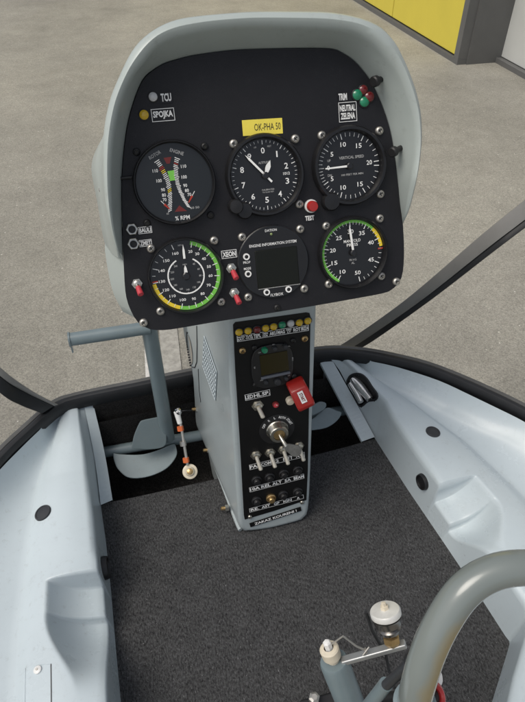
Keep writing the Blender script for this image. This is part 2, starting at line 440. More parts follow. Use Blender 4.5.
t_.inputs['Color'].default_value = (.99, .99, .98, 1); mp_.node_tree.links.new(t_.outputs[0], o_.inputs['Surface'])
M['pane'] = mp_

# ================================================================== SETTING
GZ = -0.45
b = MB(); S = 150
b.add([(-S, -S, GZ), (S, -S, GZ), (S, S, GZ), (-S, S, GZ)], [(0, 1, 2, 3)], M['asphalt'])
tag(b.build('ground'), 'beige weathered concrete apron around the helicopter', 'ground', kind='structure')

# painted line, running away under the nose
b = MB()
A0 = onz(148, 345, GZ + .004); A1 = onz(149.5, 375, GZ + .004)
d = (A0 - A1).normalized(); d = Vector((d.x, d.y, 0)).normalized(); sd = Vector((d.y, -d.x, 0))
A1 = A1 - sd * .012; p0 = A1 - d * 1.2; p1 = A1 + d * .62; wdt = .046
b.add([p0, p1, p1 + sd * wdt, p0 + sd * wdt], [(0, 1, 2, 3)], M['line'])
tag(b.build('road_marking'), 'white painted line on the concrete under the nose', 'marking', kind='structure')

b = MB(); q0, q1 = p0 + sd * .052, p1 + sd * .052
b.add([q0, q1, q1 + sd * .06, q0 + sd * .06], [(0, 1, 2, 3)], M['wornline'])
tag(b.build('road_marking'), 'worn pale band on the concrete right of the pedal lever', 'marking', kind='structure')

# hangar with sliding doors
g0 = onz(352, -1, GZ); g1 = onz(458, 65, GZ)
hd = (g1 - g0); hd.z = 0; hd.normalize()                   # along the facade towards the viewer's right
hn = Vector((-hd.y, hd.x, 0))                              # away from the apron?
if hn.dot(Vector((1, 0, 0))) < 0: hn = -hn                 # building lies to the right
HM = Matrix(((hd.x, hn.x, 0, g1.x), (hd.y, hn.y, 0, g1.y), (0, 0, 1, GZ), (0, 0, 0, 1)))   # local: x along, y into building, z up
def hl(px, py):
    q = HM.inverted() @ onz(px, py, GZ); return q
w0 = hl(490, 59); w1 = hl(525, 78)
hang = thing('hangar', HM.translation, 'hangar with a yellow sliding door ahead of a recessed white door', 'hangar')
b = MB()
b.box((-5.0, 0.5, 1.8), (9.94, .7, 3.4), M['wallgrey'], HM)
b.box((1.5, w0.y + .5, 1.75), (5.0, .5, 3.4), M['wallgrey'], HM)
b.box((-2.5, .42 + w0.y + 2.0, 1.8), (13, 2.9, 3.5), M['wallgrey'], HM)
b.build('wall', hang)
b = MB()
for k in range(5):
    b.box((-.06 - 1.12 * (k + .5), 0.03, 1.594), (1.112, .05, 3.10), M['yellowdoor'], HM, bevel=.006)
o = b.build('door', hang); o['label'] = 'yellow sheet sliding door'
b = MB()
b.box((-2.9, 0.05, .017), (5.8, .12, .034), M['frame'], HM)
b.box((-.03, 0.05, 1.605), (.06, .121, 3.14), M['frame'], HM)
b.box((.004, .09 + w0.y / 2, 1.58), (.012, w0.y + .06, 3.16), M['frame'], HM)
b.build('door_frame', hang)
b = MB()
b.box((w0.x + 1.56, w0.y + .06, 1.61), (3.0, .06, 3.15), M['whitedoor'], HM, bevel=.006)
o = b.build('door', hang); o['label'] = 'white sheet door set back behind the yellow one'
b = MB()
b.box((w0.x + 1.55, w0.y + .035, .016), (3.1, .09, .032), M['frame'], HM)
b.box((w0.x + .04, w0.y + .035, 1.61), (.05, .10, 3.1), M['frame'], HM)
b.build('door_sill', hang)

# ================================================================== COCKPIT
RZ = .12                                                    # rim height
def zB(y): return .09 if y < .62 else .09 + .020 * min(1, (y - .62) / .135)
def poly_z(pts):
    q = [onz(px, py, z) for px, py, z in pts]; q.sort(key=lambda p: p.y); return [(p.y, p.x) for p in q], [(p.y, p.z) for p in q]
def poly_y(pts, z):
    q = [onz(px, py, z) for px, py in pts]; q.sort(key=lambda p: p.y); return [(p.y, p.x) for p in q]
def interp(tab, y):
    if y <= tab[0][0]:
        (a_, b_), (c_, d_) = tab[0], tab[1]
    elif y >= tab[-1][0]:
        return tab[-1][1]
    else:
        for k in range(len(tab) - 1):
            if tab[k][0] <= y <= tab[k + 1][0]:
                (a_, b_), (c_, d_) = tab[k], tab[k + 1]; break
    return b_ + (d_ - b_) * (y - a_) / (c_ - a_)
def smooth_tab(tab, n=60, k=2):
    y0, y1 = tab[0][0], tab[-1][0]
    ys = [y0 + (y1 - y0) * i / n for i in range(n + 1)]; xs = [interp(tab, y) for y in ys]
    for _ in range(k):
        xs = [xs[0]] + [(xs[i - 1] + 2 * xs[i] + xs[i + 1]) / 4 for i in range(1, n)] + [xs[-1]]
    return list(zip(ys, xs))
LA, LAZ = poly_z([(84, 404, .104), (88, 415, .09), (95, 460, .045), (100.7, 504, 0), (106, 542, 0), (111, 590, 0), (116, 650, 0), (121, 702, 0), (127, 800, 0)])
LC = smooth_tab(poly_y([(74, 410), (62, 423), (47, 458), (34, 494), (28, 532), (22, 580), (17, 629), (13, 690), (9, 800)], .075))
LE_px = [(-167, 902), (-147, 743), (-117, 653), (-77, 573), (-37, 513), (2, 467), (32, 437), (61, 410.5), (72, 404.5)]
RA, RAZ = poly_z([(332, 360, .104), (340, 371, .09), (357, 404, .045), (374, 437, 0), (408, 490, 0), (442, 540, 0), (477, 592, 0), (506, 637, 0), (510, 642, 0), (508, 650, 0), (492, 702, 0), (478, 760, 0)])
RC = smooth_tab(poly_y([(352, 372), (379, 387), (424, 411), (466, 441), (525, 496), (590, 570), (640, 640), (680, 720)], .075))
RE_px = [(340, 357), (352, 358), (390, 364.5), (440, 380.5), (524, 421), (598, 469), (678, 539), (757, 634), (837, 784)]
LE = smooth_tab(poly_y(LE_px, RZ - .004)); RE = smooth_tab(poly_y(RE_px, RZ - .004))
YF = .752; YR = .06

def sstep(a_, b_, x):
    t = min(1, max(0, (x - a_) / (b_ - a_))); return t * t * (3 - 2 * t)

def side(sgn, A, AZ, C, E, y1, y2, yend, S1=.6):
    """rows of the moulding from the carpet edge over the ledge to the rim; y1,y2 = risers of the heel recess"""
    ys = []
    y = YF
    while y > YR:
        ys.append(y)
        near = min(abs(y - y1), abs(y - y2))
        y -= .0012 if near < .006 else .0038
    rows = []
    NW, NT, NO = 9, 44, 16
    for y in ys:
        ax = interp(A, y); az = max(0, interp(AZ, y)); cx = interp(C, y); exx = interp(E, y); zb = zB(y)
        bx = ax + sgn * (.005 + .006 * sstep(.6, .74, y))
        if (cx - bx) * sgn < .012: cx = bx + sgn * .012
        if (exx - cx) * sgn < .010: exx = cx + sgn * .010
        # recess depth along y
        D = .047 * sstep(y1 + .0012, y1 - .0012, y) + .017 * sstep(y2 + .0012, y2 - .0012, y)
        if y < y2: D *= 1 - sstep(y2 - .01, yend, y) if yend > y2 else 1 - sstep(0, 1, (y2 - .004 - y) / (y2 - yend))
        s1 = S1 if y > y2 else S1 - .34 * sstep(.05, 1, (y2 - y) / (y2 - yend))
        def dep(s_):
            u = s_ / s1
            return D * (1 - u ** 2.6) if u < 1 else 0.0
        row = []
        zr = zb - dep(0)
        rr = .004 + .006 * sstep(.012, .04, max(y - y1, 0)) + .006 * sstep(0, .1, yend - y)                                           # ridge rounding
        for k in range(NW):
            t = k / NW
            row.append(Vector((ax + (bx - ax) * t, y, az + max(.001, zr - rr * .6 - az) * t)))
        for k in range(NT):
            s_ = k / (NT - 1)
            x = bx + (cx - bx) * s_
            rnd = rr * .6 * (1 - min(1, s_ / .09)) ** 2
            z = zb - .012 * s_ + .008 * math.sin(math.pi * min(1, s_)) - dep(s_) - rnd
            z -= .004 * sstep(.8, 1, s_)
            row.append(Vector((x, y, z)))
        zc = zb - .016
        for k in range(1, NO + 1):
            t = k / NO
            z = zc + (RZ - .004 - zc) * (t ** 1.9)
            x = cx + (exx - cx) * (t * .8 + .2 * math.sin(t * math.pi / 2))
            row.append(Vector((x, y, z)))
        rows.append(row)
    return rows, ys

def side_mesh(name, parent, rows, flip, frontpx, skip=None):
    b = MB()
    ln = len(rows[0]); tgt = resample([onz(*p, RZ - .009) for p in frontpx], ln)
    ex_ = [[tgt[k].lerp(rows[0][k], t) + Vector((0, 0, .003 * math.sin(math.pi * t))) for k in range(ln)] for t in (0, .25, .5, .75)] + [rows[0]]
    b.grid(ex_, M['tub'], True, flip)
    b.grid(rows, M['tub'], True, flip, skip)
    bmv = BVHTree.FromPolygons([tuple(p) for r in rows for p in r],
        [(i * len(rows[0]) + k, i * len(rows[0]) + k + 1, (i + 1) * len(rows[0]) + k + 1, (i + 1) * len(rows[0]) + k) for i in range(len(rows) - 1) for k in range(len(rows[0]) - 1)])
    return b.build(name, parent, recalc=False), bmv

def hit(bv, px, py):
    d = ray(px, py).normalized(); loc, nor, idx, dist = bv.ray_cast(EYE, d)
    if loc is None:
        print('MISS', px, py); loc, nor, idx, dist = bv.find_nearest(onz(px, py, .1))
    if nor.dot(d) > 0: nor = -nor
    return loc, nor

y1L = onz(90, 571, .09).y; y1R = onz(442, 483, .09).y
ydR = [onz(442, 483, .09).y, onz(455, 519, .055).y, onz(493, 556, .08).y]
ydL = [onz(90, 571, .09).y, onz(105, 612, .055).y, onz(80, 700, .085).y]

# --- hull shell, rim trim, footwell
hull = thing('cockpit_hull', (.147, .45, -.3), 'open helicopter nose hull with black rubber rim and black carpeted footwell', 'helicopter')
rim = [onz(px, py, RZ) for px, py in [(-170, 900), (-150, 740), (-120, 650), (-80, 567), (-40, 507), (0, 460), (30, 431), (58, 407), (80, 399.5), (105, 394), (145, 386), (185, 377.5), (230, 369), (280, 360), (325, 353.5), (352, 354), (390, 360), (440, 374), (525, 413), (600, 461), (680, 531), (760, 626), (840, 776)]]
rim = resample(rim, 150)
b = MB()
b.tube(rim, .0095, M['trimblack'], up=(0, 0, 1), prof=[(-.62, -1.6), (.62, -1.6), (.78, -.9), (.75, .35), (.45, .85), (0, 1.0), (-.45, .85), (-.75, .35), (-.78, -.9)])
b.build('rubber_rim', hull)
b = MB()
b.tube([p + Vector((0, 0, .0)) + (Vector((p.x - .147, p.y - .4, 0)).normalized() * .0105) for p in rim], .0075, M['trimgrey'], up=(0, 0, 1), prof=[(-.75, -2.2), (.75, -2.2), (.85, .2), (.5, .9), (0, 1.05), (-.5, .9), (-.85, .2)])
b.build('rim_edge', hull)
b = MB()
cen = Vector((.147, .30, 0)); rows = []
for f, z in [(1.0, RZ - .006), (1.012, .06), (1.0, 0.0), (.95, -.08), (.84, -.16), (.62, -.23), (.3, -.27), (.02, -.28)]:
    rows.append([Vector((cen.x + (p.x - cen.x) * f, cen.y + (p.y - cen.y) * f, z)) for p in rim])
b.grid(rows, M['hull'], True)
b.build('shell', hull)
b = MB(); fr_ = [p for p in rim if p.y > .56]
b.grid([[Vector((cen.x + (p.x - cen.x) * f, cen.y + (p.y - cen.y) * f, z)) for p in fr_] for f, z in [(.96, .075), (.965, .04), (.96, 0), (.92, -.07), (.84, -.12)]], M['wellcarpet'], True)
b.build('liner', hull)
# front bulkhead + well floor, black carpet
YWF = .742
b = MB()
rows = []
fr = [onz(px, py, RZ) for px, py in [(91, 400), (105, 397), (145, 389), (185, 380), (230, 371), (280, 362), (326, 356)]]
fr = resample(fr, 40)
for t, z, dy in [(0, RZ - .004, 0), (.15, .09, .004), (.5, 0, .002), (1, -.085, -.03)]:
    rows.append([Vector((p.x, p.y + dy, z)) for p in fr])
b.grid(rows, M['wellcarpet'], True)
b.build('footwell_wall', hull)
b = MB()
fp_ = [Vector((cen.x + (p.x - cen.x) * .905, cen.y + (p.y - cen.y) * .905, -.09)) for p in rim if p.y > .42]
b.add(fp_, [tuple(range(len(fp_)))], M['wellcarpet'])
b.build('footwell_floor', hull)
for s_ in (0, 1):
    b = MB()
    A = RA if s_ else LA
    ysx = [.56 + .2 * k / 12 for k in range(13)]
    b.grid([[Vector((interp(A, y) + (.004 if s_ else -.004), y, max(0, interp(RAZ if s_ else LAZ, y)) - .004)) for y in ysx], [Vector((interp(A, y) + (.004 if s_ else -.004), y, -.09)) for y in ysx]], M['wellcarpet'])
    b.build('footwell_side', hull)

# --- carpet
fl = [(100.7, 504), (140, 496), (180, 487), (220, 478), (265, 467), (310, 456), (345, 447), (374, 438.5)]
front = resample([onz(px, py, 0) for px, py in fl], 50)
b = MB()
yr = YR
nrow = 40
top = []
for k in range(nrow):
    t = k / (nrow - 1); row = []
    for i, p in enumerate(front):
        y = p.y + (yr - p.y) * t
        f = i / (len(front) - 1)
        xl = interp(LA, min(y, front[0].y)) - .003; xr = interp(RA, min(y, front[-1].y)) + .003
        row.append(Vector((xl + (xr - xl) * f, y, .0015 * math.sin(x_ * 40 + y * 23) if (x_ := f) and 0 else 0.0)))
    top.append(row)
lip = [[Vector((p.x, p.y, -.03)) for p in top[0]], [Vector((p.x, p.y + .003, -.010)) for p in top[0]], [Vector((p.x, p.y + .0015, -.003)) for p in top[0]]]
b.grid(lip + top, M['carpet'], True)
tag(b.build('floor_carpet'), 'charcoal ribbed carpet covering the cockpit floor', 'carpet')

# --- side mouldings
def plug(parent, loc, nor, r, name='plug', mt=None, dome=.0022):
    mx = Matrix.Translation(loc) @ nor.to_track_quat('Z', 'Y').to_matrix().to_4x4()
    b = MB()
    b.lathe([(r, -.001), (r, dome * .5), (r * .93, dome), (r * .80, dome), (r * .76, dome * .6), (r * .4, dome * .75), (0.0001, dome * .8)], mt or M['plug'], 32, mx, cap0=False)
    return b.build(name, parent)

tubL = thing('side_moulding', (-.2, .45, 0), 'pale blue moulded sill left of the carpet with heel step', 'sill panel', 'moulded sills along both sides of the cockpit')
rowsL, ysL = side(-1, LA, LAZ, LC, LE, ydL[0], ydL[1], ydL[2], .64)
oL, bvL = side_mesh('moulding', tubL, rowsL, True, [(93, 402), (80, 404), (70, 407), (59, 411.5)])
l_, n_ = hit(bvL, 43, 513); plug(tubL, l_, n_, .0128)
l_, n_ = hit(bvL, 105, 565)
plug(tubL, Vector((interp(LA, .475) - .002, onz(104, 568, .045).y, .045)), Vector((1, 0, .05)).normalized(), .0165, mt=M['rubber'], dome=.007)
# inspection cover with a screw low on the ledge
def patch(bv, poly, lift):
    return [hit(bv, *p)[0] + hit(bv, *p)[1] * lift for p in poly]
b = MB()
b.tube(patch(bvL, [(51, 664), (51.3, 690), (51.5, 735)], .0004), .0006, M['trimgrey'], 6)
b.tube(patch(bvL, [(51, 664), (38, 665), (25.5, 668), (25, 700), (24.5, 735)], .0002), .0005, M['tub'], 6)
b.build('cover_plate', tubL)
l_, n_ = hit(bvL, 38, 670)
b = MB(); mx = Matrix.Translation(l_ + n_ * .001) @ n_.to_track_quat('Z', 'Y').to_matrix().to_4x4()
b.lathe([(.0048, -.001), (.0048, .001), (.003, .002), (.001, .0022)], M['whiteplastic'], 20, mx); b.lathe([(.0014, .002), (.0014, .003)], M['screw'], 12, mx); b.build('screw', tubL)
def flange(parent, inn, out):
    n = 24; a_ = resample([onz(*p) for p in inn], n); c_ = resample([onz(*p) for p in out], n); b = MB()
    dn = Vector((0, 0, -.006))
    b.grid([[p + Vector((0, 0, .003)) for p in a_], c_, [p + dn for p in c_]], M['tub'], False)
    b.build('flange', parent)
flange(tubL, [(84, 404, .105), (95, 460, .046), (101, 506, .002)], [(92.6, 401, .105), (104, 450, .046), (112.5, 500, .002)])

HOLE = [(347.5, 381), (350, 376.5), (355, 374), (361, 374.5), (366.5, 379), (372, 387), (377.5, 395), (375.5, 399.5), (368, 401), (361.5, 406), (357.5, 403), (352, 394), (348.5, 387)]
tubR = thing('side_moulding', (.5, .45, 0), 'pale blue moulded sill right of the carpet with cut-out showing a chrome latch', 'sill panel', 'moulded sills along both sides of the cockpit')
rowsR, ysR = side(1, RA, RAZ, RC, RE, ydR[0], ydR[1], ydR[2], .52)
def inside(poly, x, y):
    c = False; j = len(poly) - 1
    for i in range(len(poly)):
        if (poly[i][1] > y) != (poly[j][1] > y) and x < (poly[j][0] - poly[i][0]) * (y - poly[i][1]) / (poly[j][1] - poly[i][1]) + poly[i][0]: c = not c
        j = i
    return c
RI = ROT.transposed()
def project(p):
    c = RI @ (Vector(p) - EYE); return CX + F * c.x / c.z, CY + F * c.y / c.z
def hskip(i, k):
    if ysR[i] < .55: return False
    p = (rowsR[i][k] + rowsR[i + 1][k + 1]) / 2
    return inside(HOLE, *project(p))
oR, bvR = side_mesh('moulding', tubR, rowsR, False, [(329, 359), (338, 359), (352, 360), (372, 362)], hskip)
hp = [hit(bvR, *p) for p in HOLE]
b = MB(); b.tube(resample([p + n * .0004 for p, n in hp] + [hp[0][0] + hp[0][1] * .0004], 50)[:-1], .0022, M['trimblack'], 8, closed=True)
b.build('cutout_edging', tubR)
hc = sum((p for p, n in hp), Vector()) / len(hp)
b = MB()
rows = []
for dz, sc in ((-.001, 1.0), (-.045, 1.12), (-.05, .5), (-.05, .02)):
    rr = [hc + (p - hc) * sc + Vector((.0, .0, dz)) for p, n in hp]; rows.append(rr + [rr[0]])
b.grid(rows, M['rubber']); b.build('cutout_pocket', tubR)
l_, n_ = hit(bvR, 433, 432); plug(tubR, l_, n_, .0120)
l_, n_ = hit(bvR, 423.5, 481.5); plug(tubR, l_ - n_ * .001, n_, .0135, mt=M['rubber'], dome=.007)
flange(tubR, [(332, 361, .104), (356, 404, .046), (374.5, 438, .002)], [(320, 362, .104), (341, 402, .046), (362, 441.5, .002)])

latch = thing('door_latch', hc - Vector((0, 0, .03)), 'polished chrome latch inside the cut-out of the right sill', 'latch')
b = MB()
cz = Vector((0, 0, -.014))
def hpt(px, py, dz): return on_plane(px, py, hc + Vector((0, 0, dz)), Vector((0, 0, 1)))
b.cyl(hpt(350, 381.5, .000), hpt(364.5, 378.5, .000), .0065, M['latchmetal'], bev=.002)
b.tube([hpt(354.5, 380, .002), hpt(361, 388, .003), hpt(370, 399, -.004)], [.0098, .0090, .0068], M['latchmetal'], 16)
b.tube([hpt(351, 384, -.004), hpt(357, 394, -.006), hpt(361, 402, -.010)], [.0066, .0058, .005], M['latchmetal'], 12)
b.lathe([(.008, 0), (.008, .004), (.005, .006), (.0004, .006)], M['latchmetal'], 20, Matrix.Translation(hpt(357, 380, .003)))
b.build('lever', latch)
b = MB(); b.box(hpt(360, 389, -.036), (.05, .05, .006), M['alu'], bevel=.001); b.build('latch_plate', latch)

# --- windscreen with its two frame strips
ws = thing('windscreen', (.147, .77, RZ), 'clear bubble windscreen held between two dark grey frame strips', 'windscreen')
def strip(edges, xs, name='frame_strip'):
    """edges: three px polylines (grey outer edge, grey/seal edge, seal outer edge)"""
    K = 8
    def spl(P):
        D = []
        for i in range(len(P) - 1):
            a_ = P[i - 1] if i else P[0] * 2 - P[1]; b_ = P[i]; c_ = P[i + 1]
            d_ = P[i + 2] if i + 2 < len(P) else c_ * 2 - b_
            for k in range(K):
                t = k / K
                D.append(0.5 * ((2 * b_) + (c_ - a_) * t + (2 * a_ - 5 * b_ + 4 * c_ - d_) * t * t + (3 * b_ - a_ - 3 * c_ + d_) * t ** 3))
        return D + [P[-1]]
    A_ = [onx(p[0], p[1], x) for p, x in zip(edges[0], xs)]
    C_ = [on_plane(p[0], p[1], a_, (EYE - a_).normalized()) for p, a_ in zip(edges[2], A_)]
    B_ = [on_plane(p[0], p[1], a_, (EYE - a_).normalized()) for p, a_ in zip(edges[1], A_)]
    L = [spl(A_), spl(B_), spl(C_)]; n = len(L[0])
    back = [(p - EYE).normalized() * .010 for p in L[1]]
    cross = [(L[2][i] - L[0][i]).normalized() for i in range(n)]
    def loop(e0, e1, f, d, name_, mt, par):
        b = MB(); rows = []
        for i in range(n):
            p, q, bk, c = e0[i], e1[i], back[i], cross[i]
            rows.append([p + bk * .25, p + c * .0008, p.lerp(q, .5) - bk * f, q - c * .0008, q + bk * .25, q + bk * d, p + bk * d, p + bk * .25])
        b.grid(rows, M[mt], True); return b.build(name_, par)
    fs = loop(L[0], L[1], .10, 1.0, name, 'strip', ws)
    loop([L[1][i] + back[i] * .2 for i in range(n)], L[2], .12, 1.1, 'seal', 'trimblack', fs)
    return L[0]
xr = [.318, .345, .43, .50, .565, .66, .80]
gr = strip([[(318, 357), (347, 341), (405, 300), (480, 236), (525, 199.5), (600, 138), (720, 38)],
            [(344, 352), (366, 339), (422, 300), (489, 247.5), (525, 220), (604, 159), (730, 60)],
            [(349, 354), (373, 341), (431, 300), (492, 253), (525, 228), (606, 167), (733, 68)]], [.322, .36, .43, .51, .56, .64, .76])
gl = strip([[(58, 404.5), (31, 390), (0, 367), (-40, 325), (-90, 260), (-160, 150)],
            [(54, 406), (24, 391.5), (0, 376), (-42, 336), (-94, 268), (-166, 156)],
            [(42, 413.5), (20, 405), (0, 393), (-44, 352), (-98, 284), (-172, 170)]], [-.165, -.195, -.225, -.265, -.31, -.37])
gl = resample(gl, 40); gr = resample(gr, 40)
b = MB(); rows = []
n = len(gr)
for k in range(n):
    p, q = gl[k], gr[k]; row = []
    for i in range(25):
        t = i / 24; s_ = math.sin(math.pi * t)
        row.append(p.lerp(q, t) + Vector((0, s_ * (.06 + .30 * k / n), s_ * (.0 + .12 * k / n))))
    rows.append(row)
b.grid(rows, M['pane']); b.build('pane', ws)

# ================================================================== INSTRUMENT PANEL
TILT = R_(25)
PN = Vector((0, -math.cos(TILT), math.sin(TILT))); PV = Vector((0, math.sin(TILT), math.cos(TILT))); PU = Vector((1, 0, 0))
P0 = at(273, 215, .62)
PF = Matrix(((PU.x, PV.x, PN.x, P0.x), (PU.y, PV.y, PN.y, P0.y), (PU.z, PV.z, PN.z, P0.z), (0, 0, 0, 1)))
PFI = PF.inverted()
def uv(px, py, w=0.0):
    return PFI @ on_plane(px, py, P0 + PN * w, PN)
ip = thing('instrument_panel', P0, 'black instrument panel with six round dials under a grey hood', 'instrument panel')
IDX = PF
plate_px = [(123.5, 262), (122.5, 225), (122, 190), (123.4, 160), (127, 130), (133, 105), (142, 82), (150, 73), (164, 64), (180, 59), (195, 55.5), (228, 51), (256, 49.5), (295, 48.6), (330, 49), (342, 53), (354, 61), (364, 72), (373, 85), (383, 108), (390, 130), (394.5, 155), (398, 185), (400, 205), (403, 225)]
plate_low = [(404, 245), (403.6, 265), (401, 279), (394, 288), (384, 293), (350, 299.5), (310, 306.5), (265, 314), (215, 322), (180, 328), (165, 330), (151, 329.5), (140, 324), (133, 315), (126, 296)]
PT = resample([uv(*p) for p in plate_px], 90)
PL = resample([PT[-1]] + [uv(*p) for p in plate_low] + [PT[0]], 60)[1:-1]
b = MB()
out = [(p.x, p.y) for p in PT + PL]
b.prism(out, -.003, 0.0, M['plate'])
b.build('face_plate', ip, PF)
# hood
lin = [(121, 258), (115, 228), (112, 195), (112, 162), (115, 132), (121, 104), (131, 80), (144, 62), (157, 47), (172, 39), (195, 33.5), (216, 30), (250, 27.6), (295, 28), (330, 29.5), (352, 33), (370, 42), (384, 55), (396, 72), (404, 90), (411, 112), (414, 132), (414.5, 150), (412.5, 170), (408, 196), (403, 222)]
lout = [(118.5, 258), (110, 228), (104.5, 195), (103, 162), (104, 130), (110, 100), (120, 75), (130.5, 54), (141, 40.5), (156, 29), (174, 21), (195, 17), (230, 13.7), (256, 12.2), (295, 12), (330, 13), (358, 18), (376, 25), (387, 34), (398, 49), (411, 80), (418, 106), (420, 130), (419, 150), (416, 172), (409.5, 206), (403.3, 223)]
NH = 110
def tap(i):
    t = min(i, NH - 1 - i) / (NH * .07); return min(1, t) ** .6
HI = [uv(p.x, p.y, .030 * tap(i)) for i, p in enumerate(resample([Vector((*p, 0)) for p in lin], NH))]
HO = [uv(p.x, p.y, .026 * tap(i)) for i, p in enumerate(resample([Vector((*p, 0)) for p in lout], NH))]
HP = resample([p for p in PT], NH)
def tap(i):
    t = min(i, NH - 1 - i) / (NH * .07); return min(1, t) ** .6
rows = []
cuv = Vector((0, .03, 0))
def lay(fn): rows.append([fn(i) for i in range(NH)])
lay(lambda i: Vector((HP[i].x * 1.004, HP[i].y + .0006, -.002)))
for t in (.35, .7, .9):
    lay(lambda i: HP[i].lerp(Vector((HI[i].x, HI[i].y, .030 * tap(i))), t))
lay(lambda i: Vector((HI[i].x, HI[i].y, .0300 * tap(i))))
lay(lambda i: (lambda m_: Vector((m_.x, m_.y, .0345 * tap(i))))(HI[i].lerp(HO[i], .22)))
lay(lambda i: (lambda m_: Vector((m_.x, m_.y, .0358 * tap(i))))(HI[i].lerp(HO[i], .5)))
lay(lambda i: (lambda m_: Vector((m_.x, m_.y, .0335 * tap(i))))(HI[i].lerp(HO[i], .8)))
lay(lambda i: Vector((HO[i].x, HO[i].y, .0275 * tap(i))))
bodyL = [(121, 266), (113, 258), (105, 251), (97, 200), (93, 182), (88, 160), (90, 142), (97, 122), (108, 101), (120, 78), (132, 58)]
BB = [uv(*p, -.05) for p in bodyL]
BO = []
for i in range(NH):
    p = HO[i]; d = (Vector((p.x, p.y, 0)) - cuv)
    q = cuv + d * .985; q.z = -.02; BO.append(q)
lay(lambda i: (lambda d: Vector((d.x, d.y, .006 * tap(i))))(cuv + (Vector((HO[i].x, HO[i].y, 0)) - cuv) * .999))
# the body gets wider towards the back on the left
def back(i, w, base):
    p = HO[i]; q = cuv + (Vector((p.x, p.y, 0)) - cuv) * base
    # left side: pull on the silhouette seen in the photograph
    if p.x < -.08 and p.y < .125:
        ys_ = sorted(BB, key=lambda c: abs(c.y - p.y))[:2]
        (c0, c1) = ys_
        t = 0.5 if abs(c1.y - c0.y) < 1e-6 else min(1, max(0, (p.y - c0.y) / (c1.y - c0.y)))
        tx = c0.x + (c1.x - c0.x) * t
        f = sstep(.125, .06, p.y)
        q.x = q.x + (tx - q.x) * f
    return Vector((q.x, q.y, w))
def smooth_row(r, k=6):
    for _ in range(k):
        r = [r[0]] + [(r[i - 1] + r[i] * 2 + r[i + 1]) / 4 for i in range(1, len(r) - 1)] + [r[-1]]
    return r
mid = smooth_row([back(i, -.05, .97) for i in range(NH)])
lay(lambda i: HO[i].lerp(mid[i], .6).lerp(Vector((HO[i].x, HO[i].y, -.02)), .15))
rows.append(mid)
rows.append([Vector((cuv.x + (p.x - cuv.x) * .90, cuv.y + (p.y - cuv.y) * .9, -.10)) for p in mid])
rows.append([Vector((cuv.x + (p.x - cuv.x) * .70, cuv.y + (p.y - cuv.y) * .7, -.145)) for p in mid])
rows.append([Vector((cuv.x + (p.x - cuv.x) * .02, cuv.y + (p.y - cuv.y) * .02, -.16)) for p in mid])
b = MB(); b.grid(rows, M['pod'], True)
b.build('hood', ip, PF)
# rear shell below the hood tips
low_px = [(105, 251), (111, 285), (118, 303), (129, 315)]
lowL = [uv(*p, -.05) for p in low_px]
ring1 = [lowL[0] + Vector((.004, .02, 0))] + lowL + [Vector((p.x, p.y + .012, -.05)) for p in [uv(165, 329), uv(265, 314), uv(350, 299)]] + [Vector((p.x - .012, p.y, -.05)) for p in [uv(394, 287), uv(403, 262), uv(402, 225), uv(398, 190)]]
ring0 = []
pts = [uv(122.5, 235), uv(123.5, 262), uv(126, 294), uv(131, 311), uv(140, 323), uv(165, 330), uv(265, 314), uv(350, 299), uv(394, 287), uv(403, 262), uv(402, 225), uv(398, 190)]
ring0 = [Vector((p.x * .995, p.y * .99, -.0035)) for p in pts]
R0 = resample(ring0, 50); R1 = resample(ring1, 50)
b = MB(); b.grid([R0, R1, [Vector((p.x * .85, p.y * .85, -.10)) for p in R1], [Vector((p.x * .5, p.y * .5, -.145)) for p in R1], [Vector((p.x * .02, .03, -.16)) for p in R1]], M['pod'], True)
b.build('rear_shell', ip, PF)
# small fastener and shut line on the left flank of the pod
b = MB()
pts3 = [uv(*p, -.045) for p in [(95, 184), (98.5, 202), (102, 222)]]
b.tube(pts3, .0007, M['trimblack'], 6)
q = uv(102, 190, -.02); b.lathe([(.0035, 0), (.003, .002), (.0008, .003)], M['chrome'], 14, Matrix.Translation(q) @ Matrix.Rotation(R_(-60), 4, 'Y'))
b.build('pod_fastener', ip, PF)

def PM(px, py, w=0.0, rot=0.0):
    q = uv(px, py); return PF @ Matrix.Translation((q.x, q.y, w)) @ Matrix.Rotation(rot, 4, 'Z')

